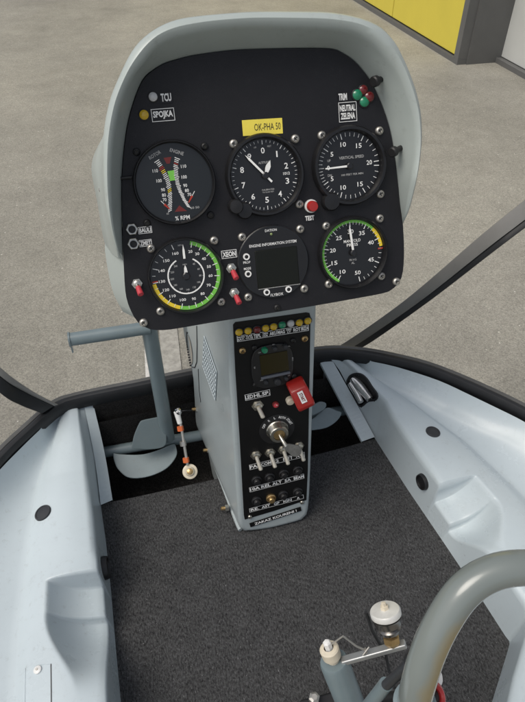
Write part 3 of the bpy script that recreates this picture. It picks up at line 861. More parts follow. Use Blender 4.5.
# ---- gauge parts
def bezel_mesh(r, ri, h=.0085, lug=None):
    b = MB()
    b.lathe([(r, 0), (r, h * .45), (r * .985, h * .8), (r * .955, h), (ri * 1.05, h), (ri * 1.01, h * .75), (ri, .0012)], M['bezel'], 72, cap0=False, cap1=False)
    if lug:
        an, rr, sz = lug; t = R_(an); c = Vector((math.sin(t) * rr, math.cos(t) * rr, 0))
        b.lathe([(sz, 0), (sz, h * .7), (sz * .85, h * 1.0), (sz * .2, h * 1.05)], M['bezel'], 32, Matrix.Translation(c))
    return b
def gauge(px, py, r, ri, label, lug=None):
    mw = PM(px, py)
    g = link('gauge', bezel_mesh(r, ri, lug=lug).mesh('gauge'), ip, mw); g['label'] = label
    return g, mw
def needle(parent, mw, ang, length, tail, wd, name='needle', mt='white', z=.0045, shape='blade', hub=.0035, hubmat='dial'):
    b = MB(); Rm = Matrix.Rotation(-R_(ang), 4, 'Z')
    if shape == 'blade': pts = [(-wd / 2, -tail), (wd / 2, -tail), (wd / 2, length * .8), (0, length), (-wd / 2, length * .8)]
    elif shape == 'paddle': pts = [(-wd * .2, 0), (wd * .2, 0), (wd * .5, length * .45), (wd * .5, length * .62), (0, length), (-wd * .5, length * .62), (-wd * .5, length * .45)]
    else: pts = [(-wd / 2, -tail), (wd / 2, -tail), (wd * .3, length), (-wd * .3, length)]
    b.prism(pts, z - .0004, z + .0004, M[mt], Rm)
    if hub: b.lathe([(hub, .002), (hub, z + .0008), (hub * .7, z + .0014)], M[hubmat], 20)
    return b.build(name, parent, mw)
ZT = .0021
def dialbase(b, ri, mt='dial'):
    b.lathe([(ri * 1.01, .0014), (ri * .5, .0014), (.00001, .0014)], M[mt], 64, cap0=False, cap1=False, smooth=False)

# 1 rotor / engine tachometer (upper left)
g, mw = gauge(174.5, 183, .0405, .0372, 'dual rotor and engine tachometer with green centre')
b = MB(); dialbase(b, .0372, 'dialgrey')
def z4(zx, zy): return ((zx - 248) * .000122, (357 - zy) * .000122)
def colz(pts, n): return [(p.x, p.y) for p in resample([Vector((*z4(*p), 0)) for p in pts], n)]
lc = colz([(140, 178), (165, 225), (185, 280), (200, 325), (207, 390), (205, 450), (198, 510), (188, 570)], 30)
rc = colz([(285, 172), (268, 225), (263, 280), (262, 325), (268, 390), (285, 450), (305, 505), (330, 555)], 30)
gp = [z4(202, 262), z4(258, 258), z4(254, 325), z4(262, 335), z4(208, 338), z4(214, 325)]
b.add([(x, y, .0017) for x, y in gp], [tuple(range(len(gp)))], M['green'])
for pg in ([(186, 158), (250, 156), (230, 205), (205, 205)], [(218, 582), (262, 535), (318, 585)]):
    b.add([(*z4(*p), .0017) for p in pg], [tuple(range(len(pg)))], M['dred'])
for i, (c, sg) in enumerate(((lc, -1), (rc, 1))):
    for k, (x, y) in enumerate(c):
        big = k % 5 == 0
        L = .0054 if big else .0042
        mt = M['white'] if not (i == 0 and 5 < k < 8) else M['yellow']
        if i == 0 and k in (17, 18): mt = M['yellow']
        if k in (4, 5) and i == 0 or (i == 1 and k == 3): mt = M['red']
        b.quad(-L / 2, L / 2, -.00036, .00036, ZT, mt, c=(x + sg * L * .2, y), rot=-sg * .45)
for t, zx, zy in (('110', 118, 250), ('100', 137, 328), ('90', 158, 400), ('80', 160, 442), ('70', 160, 478), ('110', 326, 236), ('100', 320, 318), ('90', 320, 384), ('80', 328, 424), ('70', 344, 458)):
    b.text(t, z4(zx, zy)[0] + (-.0012 if zx < 248 else .0012), z4(zx, zy)[1], ZT, .0032, M['white'])
b.text('ROTOR', *z4(122, 130), ZT, .0034, M['greyink'], .0125, rot=.42); b.text('ENGINE', *z4(297, 122), ZT, .0034, M['greyink'], .0135, rot=-.38)
b.text('% RPM', *z4(275, 635), ZT, .0042, M['white'], .0145)
b.text('60', *z4(160, 590), ZT, .002, M['greyink']); b.text('60 50', *z4(385, 565), ZT, .0022, M['greyink'], .009)
for (x0, y0, x1, y1) in ((118, 484, 172, 548), (395, 440, 340, 512)):
    pass
b.build('dial', g, mw)
for (x0, y0, x1, y1) in ((118, 484, 180, 555), (398, 436, 338, 520)):
    b = MB(); p, q = Vector((*z4(x0, y0), .0035)), Vector((*z4(x1, y1), .0035))
    d = (q - p).normalized(); s_ = Vector((d.y, -d.x, 0)); m_ = p.lerp(q, .4)
    b.add([p - s_ * .0003, p + s_ * .0003, m_ + s_ * .0003, m_ - s_ * .0003], [(0, 1, 2, 3)], M['white'])
    b.add([m_ - s_ * .0011, m_ + s_ * .0011, q + s_ * .0004, q - s_ * .0004], [(0, 1, 2, 3)], M['red'])
    b.build('needle', g, mw)

# 2 altimeter (upper centre)
g, mw = gauge(264.5, 175.5, .0405, .0350, 'altimeter with black knob at lower left', lug=(-142, .0405, .0085))
b = MB(); dialbase(b, .035)
for k in range(50):
    b.tick(k * 7.2, .0298 if k % 5 == 0 else .0315, .0338, .0007 if k % 5 == 0 else .0004, ZT, M['white'])
for k in range(10):
    t = R_(36 * k); b.text(str(k), .0240 * math.sin(t), .0240 * math.cos(t), ZT, .0058, M['white'], .0038 if k != 1 else .0014)
b.text('FEET', .007, .0275, ZT, .0016, M['greyink']); b.text('100', -.0075, .0275, ZT, .0016, M['greyink'], rot=.3)
b.text('ALTITUDE', 0, .0125, ZT, .0022, M['greyink'], .011)
b.text('CALIBRATED', 0.002, -.0140, ZT, .0016, M['greyink'], .013); b.text('TO 20,000 FEET', 0.002, -.0165, ZT, .0014, M['greyink'], .012)
b.text('1012', .0225, .000, ZT, .0028, M['white'], .007); b.quad(.0185, .0265, -.0022, .0022, .0018, M['dialgrey'])
b.build('dial', g, mw)
needle(g, mw, -42, .0285, .009, .0020, z=.0052)
needle(g, mw, 24, .0155, 0, .0048, z=.0040, shape='paddle', hub=0)
b = MB(); t = R_(-128); c = (math.sin(t) * .0435, math.cos(t) * .0435)
b.lathe([(.0072, .002), (.0072, .013), (.0062, .0145), (.001, .015)], M['rubber'], 24, Matrix.Translation((*c, 0))); b.build('knob', g, mw)

# 3 vertical speed (upper right)
g, mw = gauge(348.5, 166, .0400, .0340, 'vertical speed indicator with needle level at zero', lug=(-146, .0405, .0095))
b = MB(); dialbase(b, .034)
vs = {('0', -90): 0}
tabs = [(-90, '0'), (-54, '5'), (-14, '10'), (31, '15'), (86, '20')]
tabl = [(-90, None), (-120, '5'), (-160, '10'), (-210, '15'), (-266, '20')]
for tab in (tabs, tabl):
    for k in range(4):
        a0, a1 = tab[k][0], tab[k + 1][0]
        for j in range(6 if k == 3 else 5):
            an = a0 + (a1 - a0) * j / 5
            b.tick(an, .0272 if j in (0, 5) else .029, .0328, .0008 if j in (0, 5) else .0005, ZT, M['white'])
for tab in (tabs[1:], tabl[1:4]):
    for an, s_ in tab:
        t = R_(an); b.text(s_, .0222 * math.sin(t), .0222 * math.cos(t), ZT, .0046, M['white'], .0030 * len(s_))
b.text('0', -.0225, 0, ZT, .0046, M['white'], .003)
b.text('VERTICAL SPEED', .003, .0085, ZT, .0028, M['greyink'], .027); b.text('100 FEET PER MIN', .003, -.0085, ZT, .0020, M['greyink'], .024)
b.text('UP', -.0215, .0070, ZT, .0024, M['greyink']); b.text('DN', -.0215, -.0075, ZT, .0024, M['greyink'])
b.build('dial', g, mw)
needle(g, mw, -91, .0265, .003, .0022, shape='bar')

# 4 airspeed (lower left)
g, mw = gauge(186, 275.5, .0392, .0362, 'airspeed indicator with green and yellow arc and white inner ring')
b = MB(); dialbase(b, .0362)
tab = [(20, 17), (30, 34), (40, 53), (50, 75), (60, 97), (70, 120), (80, 145), (90, 169), (100, 195), (110, 221), (120, 242), (130, 264), (140, 289), (150, 315), (160, 342)]
b.arc(.0318, .0356, 14, 198, ZT - .0003, M['green']); b.arc(.0318, .0356, 198, 262, ZT - .0003, M['yellow'], 30)
b.tick(266, .0295, .0352, .0014, ZT, M['red'])
for i, (v_, an) in enumerate(tab):
    b.tick(an, .0292, .0345, .0008, ZT, M['white'])
    if i < len(tab) - 1: b.tick((an + tab[i + 1][1]) / 2, .0312, .0345, .0005, ZT, M['white'])
    t = R_(an); b.text(str(v_), .0252 * math.sin(t), .0252 * math.cos(t), ZT, .0029, M['white'], .0021 * len(str(v_)))
b.text('MPH', -.002, .0315, ZT, .0019, M['greyink']); b.text('KM/H', .0, .0118, ZT, .0014, M['greyink'])
b.arc(.0177, .0191, 28, 334, ZT, M['white'], 70)
for k, v_ in enumerate((40, 60, 80, 100, 120, 140, 160, 180, 200, 220, 240)):
    an = 40 + k * 28; t = R_(an); b.text(str(v_), .0145 * math.sin(t), .0145 * math.cos(t), ZT, .0020, M['greyink'])
    b.tick(an, .0170, .0182, .0004, ZT, M['white'])
b.build('dial', g, mw)
needle(g, mw, 1, .0325, -.018, .0022, shape='blade', hub=.0); b = MB()
b.prism([(-.0018, .0035), (.0018, .0035), (.0012, .0085), (0, .0115), (-.0012, .0085)], .004, .0048, M['white']); b.lathe([(.004, .002), (.004, .0052), (.003, .006)], M['dial'], 20)
b.build('needle_hub', g, mw)

# 5 engine information display (lower centre)
mw = PM(273, 262)
b = MB(); b.lathe([(.0385, 0), (.0385, .0022), (.0375, .003), (.00001, .003)], M['bezel'], 72, cap0=False, cap1=False, smooth=False)
b.arc(.0366, .0372, 0, 360, .0031, M['dialgrey'], 72)
b.text('DATION', 0, .0335, .0032, .0026, M['ink'], .0125)
b.text('ENGINE INFORMATION SYSTEM', .001, .0195, .0032, .0030, M['ink'], .0505)
b.text('FLYBOX', .0005, -.0345, .0032, .0030, M['ink'], .0140)
b.text('PROP', -.0285, .0035, .0032, .0026, M['ink'], .0075); b.text('MODE', -.0285, -.0030, .0032, .0026, M['ink'], .0075)
g = b.build('engine_display', ip, mw); g['label'] = 'round engine information display with blank square screen'
b = MB(); b.box((.0035, -.006, .0031), (.0455, .0405, .0012), M['lcd'], bevel=.0008); b.build('screen', g, mw)
b = MB(); b.quad(-.019, .027, -.0268, -.0262, .0034, M['greyink']); b.build('screen_edge', g, mw)
for (x, y) in ((-.0285, .0095), (-.0285, -.0085), (-.0105, -.0305), (.0135, -.0305)):
    b = MB(); b.lathe([(.0034, .003), (.0034, .0048), (.0020, .0048), (.0020, .0034), (.0002, .0034)], M['ink'], 24, Matrix.Translation((x, y, 0)))
    b.lathe([(.0019, .0034), (.0019, .0046), (.0002, .005)], M['rubber'], 18, Matrix.Translation((x, y, 0)))
    b.build('button', g, mw)
b = MB(); b.lathe([(.0013, .003), (.0013, .0038), (.0002, .0045)], mat('dim_green_led', (.25, .32, .12), .3), 14, Matrix.Translation((0, .0295, 0))); b.build('indicator_light', g, mw)

# 6 manifold pressure (lower right)
g, mw = gauge(352, 252.5, .0390, .0352, 'manifold pressure gauge with green arc and short yellow arc')
b = MB(); dialbase(b, .0352)
mt_ = [(10, -147), (15, -112), (20, -77), (25, -40), (30, -3), (35, 30), (40, 68), (45, 116), (50, 168)]
b.arc(.0318, .0347, -150, 46, ZT - .0003, M['green']); b.arc(.0312, .0347, 46, 84, ZT - .0003, M['yellow'], 20); b.tick(88, .029, .0347, .0016, ZT, M['red'])
for i, (v_, an) in enumerate(mt_):
    b.tick(an, .0275, .0330, .0009, ZT, M['white']); t = R_(an)
    b.text(str(v_), .0228 * math.sin(t), .0228 * math.cos(t), ZT, .0044, M['white'], .0066)
    if i < 8:
        for j in range(1, 5): b.tick(an + (mt_[i + 1][1] - an) * j / 5, .0298, .0330, .0005, ZT, M['white'])
b.text('MANIFOLD', 0, .0128, ZT, .0032, M['white'], .0190); b.text('PRESS', 0, .0086, ZT, .0032, M['white'], .0125)
b.text('IN HG', 0, -.0075, ZT, .0024, M['greyink']); b.text('AL.', 0, -.0110, ZT, .0024, M['greyink'])
b.build('dial', g, mw)
needle(g, mw, -6, .0300, .0, .0022, shape='blade', hub=.0035)

# ---- screws
def screw_mesh(r, mt, slot=True):
    b = MB(); b.lathe([(r, 0), (r, r * .35), (r * .8, r * .65), (r * .52, r * .75), (r * .45, r * .45), (.0001, r * .42)], mt, 20, cap0=False)
    if slot:
        for k in range(2): b.box((0, 0, r * .46), (r * .85, r * .2, r * .1), M['blackink'], Matrix.Rotation(k * math.pi / 2 + .4, 4, 'Z'))
    return b.mesh('screw')
SC = screw_mesh(.0044, M['screw']); SB = screw_mesh(.0036, M['blackscrew'])
def screws(parent, pts, me, frame):
    first = None
    for p in pts:
        mw = frame(p[0], p[1]) @ Matrix.Rotation(random.random() * 3, 4, 'Z')
        if first is None: first = link('screw', me, parent, mw)
        else: dup(first, parent, mw)
screws(ip, [(233.5, 144), (295, 139), (321.5, 135.5), (379, 131), (380, 194), (299, 204), (151, 248.5), (214, 240.5), (221, 301.5), (160.5, 311), (143.5, 322.5), (242, 237), (300, 229), (304, 288.5), (248, 297), (326, 226), (379.5, 218.5), (328.5, 284), (381, 276), (396, 281.5)], SC, PM)
screws(ip, [(136.5, 152), (204.5, 146.5), (210.5, 215), (147, 223), (277, 307.5)], SB, PM)

# ---- warning lights on the panel
def light_mesh(r, lens, h=.6):
    b = MB(); b.lathe([(r * 1.18, 0), (r * 1.18, r * .22), (r * 1.0, r * .3)], M['bezel'], 24, cap0=False, cap1=False)
    b.lathe([(r, r * .15), (r * .96, r * .4), (r * .72, r * h), (r * .35, r * (h + .14)), (.0001, r * (h + .18))], lens, 24, cap0=False)
    return b.mesh('indicator_light')
for px, py, r, c, lb in ((153, 97, .0042, 'ledw', 'clear light beside TCU label'), (144, 115, .0045, 'ledy', 'amber light beside SPOJKA label'), (363, 90, .0046, 'ledr', 'upper dark red light'), (369, 97, .0050, 'ledr', 'brighter red light'), (357, 95, .0052, 'ledg', 'left green light'), (364, 102, .0050, 'ledg', 'lower green light')):
    o = link('indicator_light', light_mesh(r, M[c]), ip, PM(px, py)); o['label'] = lb
b = MB(); b.lathe([(.0068, 0), (.0068, .0035), (.0056, .004)], M['whiteplastic'], 24, cap0=False, cap1=False)
b.lathe([(.0055, .002), (.0055, .0095), (.0047, .011), (.0001, .0112)], M['redplastic'], 28, cap0=False)
o = b.build('push_button', ip, PM(310.5, 206)); o['label'] = 'red TEST push button'

# ---- label tapes
def plabel(px, py, t, wpx, hpx, frame=PM, parent=None, scale=.00104, border=True, solid=False, lines=None, rot=0.0, txt='ink', bg='plate', thick=.0006):
    w_, h_ = wpx * scale, hpx * scale
    b = MB(); b.box((0, 0, thick / 2), (w_, h_, thick), M[bg])
    z = thick + .0002
    if border:
        e_ = .00055
        for x0, x1, y0, y1 in ((-w_ / 2, w_ / 2, h_ / 2 - e_, h_ / 2), (-w_ / 2, w_ / 2, -h_ / 2, -h_ / 2 + e_), (-w_ / 2, -w_ / 2 + e_, -h_ / 2 + e_, h_ / 2 - e_), (w_ / 2 - e_, w_ / 2, -h_ / 2 + e_, h_ / 2 - e_)):
            b.quad(x0, x1, y0, y1, z, M[txt])
    L = lines or [t]; n_ = len(L); ih = (h_ * (.72 if not border else .68)) / n_
    for i, s_ in enumerate(L):
        y = h_ * .80 / n_ * ((n_ - 1) / 2 - i)
        b.text(s_, 0 if txt == 'ink' else w_ * .12, y, z, ih * (.96 if txt == 'ink' else .62), M[txt], w_ * (.86 if txt == 'ink' else .66) * (len(s_) / max(len(x) for x in L)) ** .5, bold=.035 if txt == 'ink' else 0)
    return b.build('label_tape', parent or ip, frame(px, py) @ Matrix.Rotation(rot, 4, 'Z'))
plabel(166, 97.5, 'TCU', 11, 10, border=False)
plabel(163, 115, 'SPOJKA', 21, 11)
plabel(342.5, 97, 'TRIM', 10, 9, border=False)
plabel(347.5, 112, '', 18.5, 18, lines=['NEUTRAL', 'ZELENA'])
plabel(309.5, 218, 'TEST', 11, 7, border=False)
plabel(229, 254, 'XEON', 15.5, 8)
plabel(145, 230, 'BAULI', 13, 6.5); plabel(145.5, 243, 'ZMET', 12, 6.5)
o = plabel(262.5, 127, 'OK-PHA 50', 39, 14, border=False, txt='blackink', bg='labely', rot=-.02); o['label'] = 'yellow registration sticker OK-PHA 50'
b = MB(); b.box((0, 0, .0004), (.0405, .0132, .0006), M['labely']); b.bm.free()

# ---- switches on the panel
M['nickelw'] = mat('worn_nickel', (.62, .58, .49), .42, metal=.55, var=.1, vscale=90)
def toggle_mesh(sleeve, lean=0.6, L=.015, r=.0052, side_=.25, br=.0013, mm='steel'):
    b = MB()
    b.lathe([(r * 1.05, 0), (r * 1.05, .0020), (r * .75, .0020)], M['steel'], 6, smooth=False)
    b.lathe([(r * .72, .002), (r * .72, .005), (r * .45, .006), (.0004, .006)], M['steel'], 20, cap0=False)
    d = Vector((math.sin(lean) * side_, -math.sin(lean), math.cos(lean))).normalized()
    p = Vector((0, 0, .0045)); b.cyl(p, p + d * L, br if not sleeve else .0016, M[mm], max(.0021, br * 1.15), 14)
    e_ = p + d * L
    q_ = max(.0021, br * 1.15); b.lathe([(q_, 0), (q_, .0012), (q_ * .7, .0024), (.0002, .0029)], M[mm], 14, Matrix.Translation(e_) @ d.to_track_quat('Z', 'Y').to_matrix().to_4x4(), cap0=False)
    if sleeve: b.cyl(p + d * L * .30, p + d * (L + .0028), .0027, M['redsleeve'], .0031, 16, bev=.0006)
    return b.mesh('toggle_switch')
TR = toggle_mesh(True, .75, .011)
tg = link('toggle_switch', TR, ip, PM(137, 283.5)); tg['label'] = 'red sleeved toggle switch'
for p in ((231, 268), (234, 292.5)): dup(tg, ip, PM(*p))
def socket():
    b = MB(); b.lathe([(.0062, 0), (.0062, .0035), (.0055, .0042), (.0042, .0042)], M['steel'], 6, cap0=False, cap1=False, smooth=False)
    b.lathe([(.0043, .001), (.0043, .0060), (.0036, .0060), (.0038, .001), (.0002, .001)], M['alu'], 24, cap0=False)
    b.lathe([(.0037, .0012), (.0037, .0028), (.0002, .0028)], M['rubber'], 20, cap0=False)
    return b.mesh('jack_socket')
sk = link('jack_socket', socket(), ip, PM(132, 229)); dup(sk, ip, PM(133.5, 243.5))
# little black pin at the left edge, wing screws on the hood
b = MB(); q = uv(124, 178, 0); b.cyl(q + Vector((-.003, 0, .002)), q + Vector((.0075, 0, .002)), .0016, M['blackscrew']); b.build('pin', ip, PF)
for px, py in ((379, 80), (397, 150)):
    q = uv(px, py, .013); b = MB()
    d = Vector((-1, -.25, .55)).normalized(); mx = Matrix.Translation(q) @ d.to_track_quat('Z', 'Y').to_matrix().to_4x4()
    b.lathe([(.0030, -.008), (.0030, .003), (.0052, .004), (.0052, .0085), (.004, .0095), (.0003, .0095)], M['rubber'], 16, mx); b.build('thumb_screw', ip, PF)

# ================================================================== CENTRE CONSOLE
Qb = onz(276, 521, .014); Qt = at(270.5, 317, .765)
QV = Vector((0, (Qt - Qb).y, (Qt - Qb).z)); QH = QV.length; QV.normalize(); QU = Vector((1, 0, 0)); QN = QU.cross(QV)
QF = Matrix(((QU.x, QV.x, QN.x, Qb.x), (QU.y, QV.y, QN.y, Qb.y), (QU.z, QV.z, QN.z, Qb.z), (0, 0, 0, 1))); QFI = QF.inverted()
def quv(px, py, w=0.0): return QFI @ on_plane(px, py, Qb + QN * w, QN)
def QM(px, py, w=.0023):
    q = quv(px, py); return QF @ Matrix.Translation((q.x, q.y, w))
con = thing('centre_console', Qb, 'grey centre pedestal with a black switch plate standing on the carpet', 'console')
# housing: front outline, extruded forward to the bulkhead
FO = [(228, 312), (227.5, 330), (229.5, 380), (233, 440), (237, 500), (238.5, 523), (241, 530), (247, 531.5), (270, 528.5), (298, 521.5), (305, 518), (308.5, 510), (310.5, 480), (312.5, 420), (314.5, 360), (316.5, 310)]
fo = [quv(*p) for p in FO]
fo = [fo[0] + Vector((0, .11, 0))] + fo + [fo[-1] + Vector((0, .11, 0))]
fo = resample(fo, 90)
cxy = Vector((sum(p.x for p in fo) / len(fo), 0, 0))
sideL = [(237, 524, .52), (205, 441, .70), (186, 378, .80)]
L0 = onz(237, 525, 0); L1 = onz(205, 441, 0); L2 = onz(187, 380, 0)
fl_slope = (L2.x - L0.x) / (L2.y - L0.y)
YB = onx(187, 345, .062).y
YB = min(max(YB, .70), .80)
rows = []
def ring(inset, dy, flare):
    r = []
    for p in fo:
        d = p.copy(); 
        s_ = -1 if d.x < cxy.x else 1
        d.x -= s_ * inset; d.y += inset if d.y < .02 else 0
        wq = QF @ Vector((d.x, d.y, 0))
        r.append((wq, s_))
    return r
f0 = ring(.0, 0, 0)
fi = ring(.006, 0, 0)
rows.append([wq + QN * .0015 for wq, s_ in fi])
rows.append([wq + QN * .0010 for wq, s_ in ring(.003, 0, 0)])
rows.append([wq - QN * .0012 for wq, s_ in ring(.0008, 0, 0)])
rows.append([wq - QN * .005 for wq, s_ in f0])
for t in (.1, .25, .4, .55, .7, .85, 1.0):
    row = []
    for wq, s_ in f0:
        y0 = wq.y + .005; yb = min(YB, .738) if wq.z < .14 else (YB if wq.z > .19 else .738 + (YB - .738) * (wq.z - .14) / .05)
        y = y0 + (max(yb, .738) - y0) * t
        x = wq.x + (fl_slope * (y - y0) - .013 * t if s_ < 0 else .10 * (y - y0))
        row.append(Vector((x, y, wq.z - .0018)))
    rows.append(row)
b = MB(); b.grid(rows, M['conpaint'], True)
b.add([rows[-1][k] for k in range(len(rows[-1]))], [tuple(range(len(rows[-1])))], M['conpaint'])
b.add([rows[0][k] for k in range(len(rows[0]))], [tuple(range(len(rows[0])))], M['conpaint'])
b.grid([[r_[0] for r_ in rows], [r_[-1] for r_ in rows]], M['conpaint'], False)
hs = b.build('housing', con)
cbv = BVHTree.FromPolygons([tuple(p) for r in rows for p in r], [(i * 90 + k, i * 90 + k + 1, (i + 1) * 90 + k + 1, (i + 1) * 90 + k) for i in range(len(rows) - 1) for k in range(89)])
# side flange along the floor
b = MB()
fp = [onz(px, py, z) for px, py, z in [(240, 531, .002), (236, 522, .002), (221, 482, .002), (206.5, 444, .006)]]
fp = resample(fp, 30)
b.tube([p + Vector((.0005, 0, .003)) for p in fp], .0034, M['conpaint'], 10)
b.grid([[p for p in fp], [p + Vector((.006, 0, -.09)) for p in fp]], M['conpaint'])
b.build('side_flange', con)
for px, py in ((226, 508), (208, 450), (196.5, 409)):
    p = onz(px, py, .012 if py > 460 else (.02 if py > 430 else .065)); b = MB()
    mx = Matrix.Translation(p) @ Vector((-1, 0, .15)).to_track_quat('Z', 'Y').to_matrix().to_4x4()
    b.lathe([(.0056, -.004), (.0056, .002)], M['steel'], 6, mx, smooth=False); b.lathe([(.0032, 0), (.0030, .008), (.0008, .009)], M['brass'], 14, mx); b.build('side_screw', con)
# vents and shut line on the left flank
def chit(px, py, lift=.0006):
    h_ = cbv.ray_cast(EYE, ray(px, py).normalized())
    if h_[0] is None: return onx(px, py, .07)
    n_ = h_[1] if h_[1].dot(ray(px, py)) < 0 else -h_[1]
    return h_[0] + n_ * lift
b = MB()
dm = [(205, 336), (217.5, 372), (216, 400), (203.5, 365)]
dc = [chit(*p, .0008) for p in dm]
b.add(dc, [(0, 1, 2, 3)], M['frame'])
nL = (dc[1] - dc[0]).cross(dc[2] - dc[0]).normalized()
if nL.x > 0: nL = -nL
for k in range(13):
    t = k / 12
    b.cyl(dc[0].lerp(dc[1], t) + nL * .0006, dc[3].lerp(dc[2], t) + nL * .0006, .0008, M['tub'], seg=6)
for k in range(7):
    t = k / 6
    b.cyl(dc[0].lerp(dc[3], t) + nL * .0006, dc[1].lerp(dc[2], t) + nL * .0006, .0008, M['tub'], seg=6)
b.build('vent_grille', con)
b = MB()
b.tube([chit(*p) for p in [(197, 326), (197.4, 345), (197, 362), (195, 367.5), (192.5, 367)]], .0007, M['trimblack'], 6)
b.tube([chit(*p) for p in [(198.5, 369), (199.5, 390), (201, 402)]], .0006, M['trimblack'], 6)
b.build('shut_line', con)
b = MB()
q = [chit(*p, .001) for p in [(188.5, 334), (191, 342), (192.8, 353), (193, 362), (191.5, 366), (189.5, 356), (188.3, 345)]]
b.add(q, [tuple(range(len(q)))], M['chrome'])
ar = resample([chit(*p, .0012) for p in [(187.8, 332), (188, 345), (189.5, 356), (191.5, 367)]], 16)
for k in range(15): b.cyl(ar[k], ar[k].lerp(ar[k + 1], .7), .0016, M['trimblack'], seg=6)
b.build('round_vent', con)

# switch plate
sp_px = [(232.8, 324), (235, 321.5), (270, 316.8), (306, 311.8), (309, 312.5), (310, 316), (308.6, 400), (307.4, 470), (306, 499), (275, 509.5), (244.5, 518.5), (243.6, 514), (239.5, 440), (235, 370)]
b = MB(); b.prism([(quv(*p).x, quv(*p).y) for p in sp_px], .0012, .0023, M['conplate'])
sp = b.build('switch_plate', con, QF)
# row of nine warning lights with their tape
for i, (px, py, c) in enumerate(((238.5, 331, 'ledy'), (247.5, 329.7, 'ledy'), (256.5, 328.5, 'ledr'), (265, 327, 'ledy'), (273, 325.5, 'ledy'), (281.5, 323.7, 'ledg'), (290, 322.3, 'ledw'), (298.5, 321.5, 'ledy'), (307, 319.8, 'ledy'))):
    o = link('indicator_light', light_mesh(.0050, M[c], .8), con, QM(px, py)); o['label'] = {'ledy': 'amber', 'ledr': 'dark red', 'ledg': 'green', 'ledw': 'clear'}[c] + ' warning light'
def tape(px0, py0, px1, py1, hgt, words, parent=con, bg='conplate', rows_=1, border=True, txt='ink'):
    a_ = quv(px0, py0); c_ = quv(px1, py1); L = (c_ - a_).length; rot = math.atan2(c_.y - a_.y, c_.x - a_.x); m_ = (a_ + c_) / 2
    b = MB(); b.box((0, 0, .0004), (L, hgt, .0008), M[bg]); z = .0010
    if border:
        for y in (hgt / 2 - .0003, -hgt / 2 + .0003): b.quad(-L / 2, L / 2, y - .0003, y + .0003, z, M[txt])
        for x in (-L / 2 + .0003, L / 2 - .0003): b.quad(x - .0003, x + .0003, -hgt / 2 + .0006, hgt / 2 - .0006, z, M[txt])
    n_ = len(words)
    for i, t in enumerate(words):
        x = -L / 2 + L * (i + .5) / n_
        ls = t.split('|')
        for j, s_ in enumerate(ls):
            b.text(s_, x, hgt * .78 / len(ls) * ((len(ls) - 1) / 2 - j), z, hgt * .62 / len(ls), M[txt], min(L / n_ * .92, hgt * .62 / len(ls) * .85 * len(s_)), bold=.03)
    return b.build('label_tape', parent, QF @ Matrix.Translation((m_.x, m_.y, .0023)) @ Matrix.Rotation(rot, 4, 'Z'))
tape(236.5, 337.8, 308, 326.5, .0088, ['PALIVO|BAT.', 'TLAK|OLEJ', 'TEPL', 'GEN|HOR', 'AKU', 'MAG', 'NAV|LT', 'ROT', 'BRZDA'])
# radio
rq = [quv(*p) for p in ((249, 352), (292, 345), (296, 378), (252, 386))]
rc_ = sum(rq, Vector()) / 4
RX = lambda px, py: quv(px, py)
b = MB()
ro = []
c0 = quv(271.5, 364.5)
for k in range(40):
    t = 2 * math.pi * k / 40; cs, sn = math.cos(t), math.sin(t)
    ro.append((c0.x + .0285 * math.copysign(abs(cs) ** .62, cs), c0.y + .0335 * math.copysign(abs(sn) ** .62, sn)))
b.prism(ro, .0023, .0052, M['bezel'], bevel=.001)
for t, px, py in (('ON', 258.5, 350.5), ('SQL', 272.5, 342.5), ('VOL', 287.5, 344.2), ('AIR', 253.7, 365.5), ('COM', 291.5, 357), ('DW', 261, 378), ('UP', 287.8, 373.4)):
    q = quv(px, py); b.text(t, q.x, q.y, .0056, .0019, M['greyink'], rot=(math.pi / 2 if t in ('AIR', 'COM') else 0))
rd = b.build('radio', con, QF); rd['label'] = 'small radio with amber tinted screen'
sc_ = [quv(*p) for p in ((258.5, 353.5), (286, 348.5), (288, 367.5), (260.5, 373.5))]
b = MB(); b.prism([(p.x, p.y) for p in sc_][::-1], .0052, .0060, M['lcdamber']); b.build('screen', rd, QF)
b = MB(); p, q = quv(260, 376), quv(289, 370); b.cyl(Vector((p.x, p.y, .0062)), Vector((q.x, q.y, .0062)), .0022, mat('grey_bar', (.11, .12, .14), .4), seg=12, bev=.0005); b.build('bar', rd, QF)
for px, py, r, mt_n in ((263.5, 347.5, .0042, 'ledg'), (273.5, 345.5, .0032, 'plug'), (284, 343.7, .0032, 'plug'), (264.8, 379.3, .0030, 'plug'), (276.5, 379, .0050, 'plug'), (284.8, 375.5, .0030, 'plug')):
    q = quv(px, py); b = MB(); b.lathe([(r, .005), (r, .0085), (r * .8, .0098), (.0001, .010)], M[mt_n], 20, Matrix.Translation((q.x, q.y, 0)), cap0=False)
    o = b.build('knob', rd, QF)
    if mt_n == 'ledg': o['label'] = 'green lit knob'
screws(con, [(242, 349.5), (304, 337.5)], screw_mesh(.0046, M['brass']), QM)
screws(con, [(254, 346.5), (292.5, 339.5), (255, 383.5), (293.5, 375)], screw_mesh(.0038, M['blackscrew']), QM)
screws(con, [(249.5, 515.5), (301.5, 501)], screw_mesh(.0034, M['steel']), QM)
